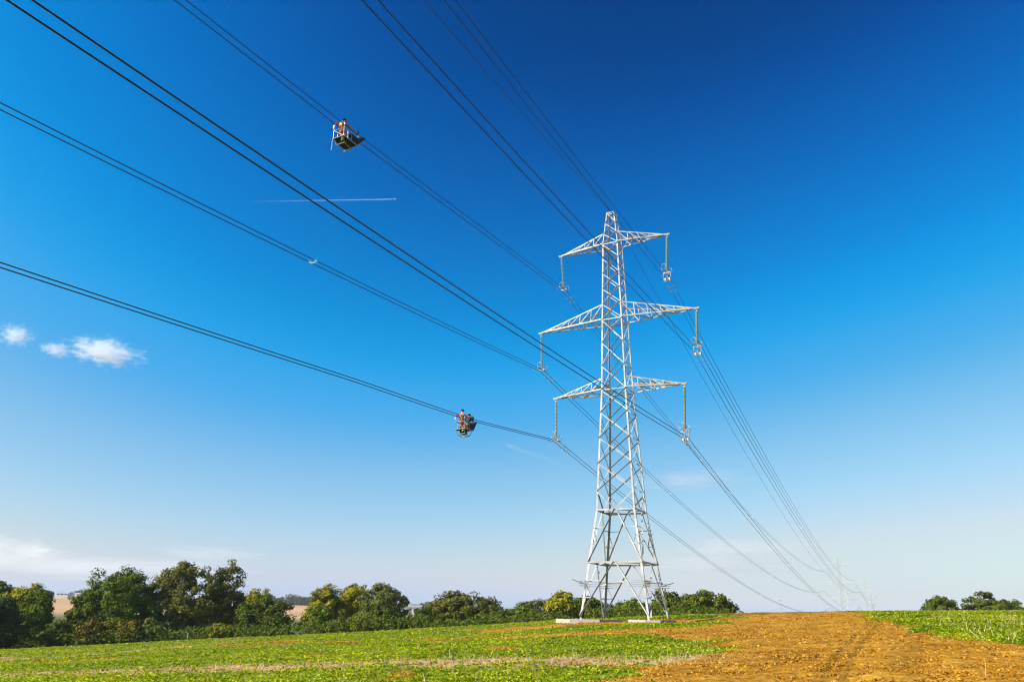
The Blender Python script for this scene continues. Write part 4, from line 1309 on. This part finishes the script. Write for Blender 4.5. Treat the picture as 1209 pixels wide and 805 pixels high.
fi = np.array([(0, 1, 4), (1, 2, 4), (2, 3, 4), (3, 0, 4), (1, 0, 5), (2, 1, 5), (3, 2, 5), (0, 3, 5)])
P = V[:, fi].reshape(-1, 3, 3)
CLOD = leaf_mat('clod', [(.08, .032, .002), (.29, .132, .007), (.53, .30, .045)], 0.0)
tag(quads_obj('soil_clods', P, CLOD, None, np.repeat(np.clip(rs.normal(.5, .2, n), 0, 1), 8), k=3), 'loose clods of orange-brown soil on the bare track', 'soil', kind='stuff')


# ------------------------------------------------------------------ clouds and vapour trails (real volumes, far off)
def cloud_mat(name, dens, scale, thr, seed, aniso=.2, col=(1, 1, 1), flat=1.0):
    m = bpy.data.materials.new(name); m.use_nodes = True
    nt = m.node_tree; N, L = nt.nodes, nt.links; N.clear()
    tc = N.new('ShaderNodeTexCoord')
    mp = N.new('ShaderNodeMapping'); mp.inputs['Location'].default_value = (seed * 3.1, seed * 1.7, seed)
    L.new(tc.outputs['Object'], mp.inputs['Vector'])
    n = N.new('ShaderNodeTexNoise'); n.inputs['Scale'].default_value = scale; n.inputs['Detail'].default_value = 9; n.inputs['Roughness'].default_value = .68
    L.new(mp.outputs[0], n.inputs['Vector'])
    ln = N.new('ShaderNodeVectorMath'); ln.operation = 'LENGTH'; L.new(tc.outputs['Object'], ln.inputs[0])
    inv = N.new('ShaderNodeMath'); inv.operation = 'SUBTRACT'; inv.inputs[0].default_value = 1.0; L.new(ln.outputs['Value'], inv.inputs[1])
    ms = N.new('ShaderNodeMath'); ms.operation = 'MULTIPLY_ADD'; ms.inputs[1].default_value = 2.8; L.new(n.outputs['Fac'], ms.inputs[0])
    off = N.new('ShaderNodeMath'); off.operation = 'SUBTRACT'; off.inputs[1].default_value = thr; L.new(inv.outputs[0], off.inputs[0])
    L.new(off.outputs[0], ms.inputs[2])
    cl = N.new('ShaderNodeMath'); cl.operation = 'MULTIPLY'; cl.inputs[1].default_value = dens; cl.use_clamp = False
    mxn = N.new('ShaderNodeMath'); mxn.operation = 'MAXIMUM'; mxn.inputs[1].default_value = 0
    L.new(ms.outputs[0], mxn.inputs[0]); L.new(mxn.outputs[0], cl.inputs[0])
    v = N.new('ShaderNodeVolumePrincipled'); v.inputs['Color'].default_value = (*col, 1); v.inputs['Anisotropy'].default_value = aniso
    L.new(cl.outputs[0], v.inputs['Density'])
    o = N.new('ShaderNodeOutputMaterial'); L.new(v.outputs[0], o.inputs['Volume'])
    return m


def cloud(px, py, wpx, hpx, Y, dens, scale, thr, seed, lab, rot=0.0):
    p = at(px, py, Y)
    k = Y * cos(PITCH) / F_PX * 1.1
    bm = bmesh.new()
    bmesh.ops.create_icosphere(bm, subdivisions=3, radius=1.0)
    o = bm_obj('cloud', bm, cloud_mat('cloud_' + str(seed), dens, scale, thr, seed))
    o.location = p
    o.scale = (wpx * .5 * k, max(wpx * .35 * k, hpx * .5 * k), hpx * .5 * k)
    o.rotation_euler = (0, rot, math.atan2(-p.x, p.y))
    tag(o, lab, 'cloud', 'small clouds at the left and low in the sky')


cloud(19, 396, 48.8, 35, 5200, 0.0170, 3.22, 1.70, 1, 'small white puff of cloud nearest the left edge in the blue')
cloud(66, 413, 41.48, 22.5, 5200, 0.0170, 2.99, 1.64, 2, 'small white puff of cloud, middle one of the row of three')
cloud(124, 416, 112.24, 45, 5200, 0.0187, 3.91, 1.78, 3, 'longest white cloud of the row of three, in the blue at the left')
cloud(8, 652, 146.4, 57.5, 7000, 0.0030, 2.53, 1.70, 4, 'grey-white cloud bank low at the left edge over the trees')
cloud(46, 654, 53.68, 27.5, 6800, 0.0085, 2.76, 1.66, 10, 'small bright puff at the right end of the low cloud bank')
cloud(90, 668, 402.6, 30, 8000, 0.0010, 1.725, 1.57, 5, 'long grey streak of cloud low over the left trees')
cloud(250, 654, 134.2, 22.5, 8000, 0.0012, 1.84, 1.57, 6, 'faint pinkish wisp of cloud above the slender dark tree')
cloud(880, 648, 207.4, 25, 8000, 0.0022, 1.84, 1.57, 7, 'faint pinkish streak of cloud right of the pylon')
cloud(850, 668, 292.8, 20, 8500, 0.0019, 1.725, 1.57, 8, 'thin low streak of cloud under the pinkish one')
cloud(815, 566, 146.4, 25, 7000, 0.0017, 1.725, 1.57, 9, 'faint white wisp of cloud right of the pylon legs')


def trail(p0, p1, r0, r1, dens, lab):
    """a line of vapour in short lengths, each a little thinner in the air than the one before"""
    a, b = Vector(p0), Vector(p1)
    n = 12
    d = (b - a)
    bm = bmesh.new()
    me = bpy.data.meshes.new('vapour_trail')
    for i in range(n):
        f0 = len(bm.faces)
        bm_tube(bm, [d * (i / n), d * ((i + .999) / n)], [r0 + (r1 - r0) * i / n, r0 + (r1 - r0) * (i + 1) / n], 10)
        bm.faces.ensure_lookup_table()
        for f in bm.faces[f0:]:
            f.material_index = i
        m = bpy.data.materials.new('vapour'); m.use_nodes = True
        N, L = m.node_tree.nodes, m.node_tree.links; N.clear()
        v = N.new('ShaderNodeVolumePrincipled'); v.inputs['Color'].default_value = (1, 1, 1, 1); v.inputs['Anisotropy'].default_value = .1
        v.inputs['Density'].default_value = dens * (1 - i / n) ** 2.6
        o_ = N.new('ShaderNodeOutputMaterial'); L.new(v.outputs[0], o_.inputs['Volume'])
        me.materials.append(m)
    bm.normal_update(); bm.to_mesh(me); bm.free()
    o = link(bpy.data.objects.new('vapour_trail', me)); o.location = a
    tag(o, lab, 'vapour trail', 'vapour trails in the sky')


trail(at(463, 235.3, 7000), at(268, 238.5, 7600), 5.5, 11, .035, 'thin white vapour trail fading to the left behind a tiny aircraft')
trail(at(598, 525, 7000), at(692, 558, 7600), 22, 28, .0022, 'faint short vapour trail left of the pylon body')
p = at(466, 235.2, 6990)
bm = bmesh.new()
bm_tube(bm, [(-22, 0, 0), (18, 0, 0), (23, 0, 0)], [2.4, 2.8, .6], 8)
bm_box(bm, (0, 0, -.5), (8, 44, 1.0)); bm_box(bm, (-19, 0, .8), (5, 16, .6)); bm_box(bm, (-19, 0, 4), (5, .6, 7))
o = bm_obj('aircraft', bm, mat('aircraft_white', (.8, .8, .8), (.84, .84, .84), .1, .4))
o.location = p; o.rotation_euler = (0, 0, -.12)
tag(o, 'tiny white aircraft at the right tip of the long vapour trail', 'aircraft')

# ------------------------------------------------------------------ air between here and the far hills
bm = bmesh.new()
bm_box(bm, (0, 1800, 13.7), (8400, 5000, 70.6))
hm = bpy.data.materials.new('haze_air'); hm.use_nodes = True
N, L = hm.node_tree.nodes, hm.node_tree.links; N.clear()
v = N.new('ShaderNodeVolumePrincipled'); v.inputs['Color'].default_value = (.86, .92, 1, 1); v.inputs['Density'].default_value = 0.0001
o_ = N.new('ShaderNodeOutputMaterial'); L.new(v.outputs[0], o_.inputs['Volume'])
tag(bm_obj('haze', bm, hm), 'thin pale haze over the whole landscape', 'haze', kind='stuff')
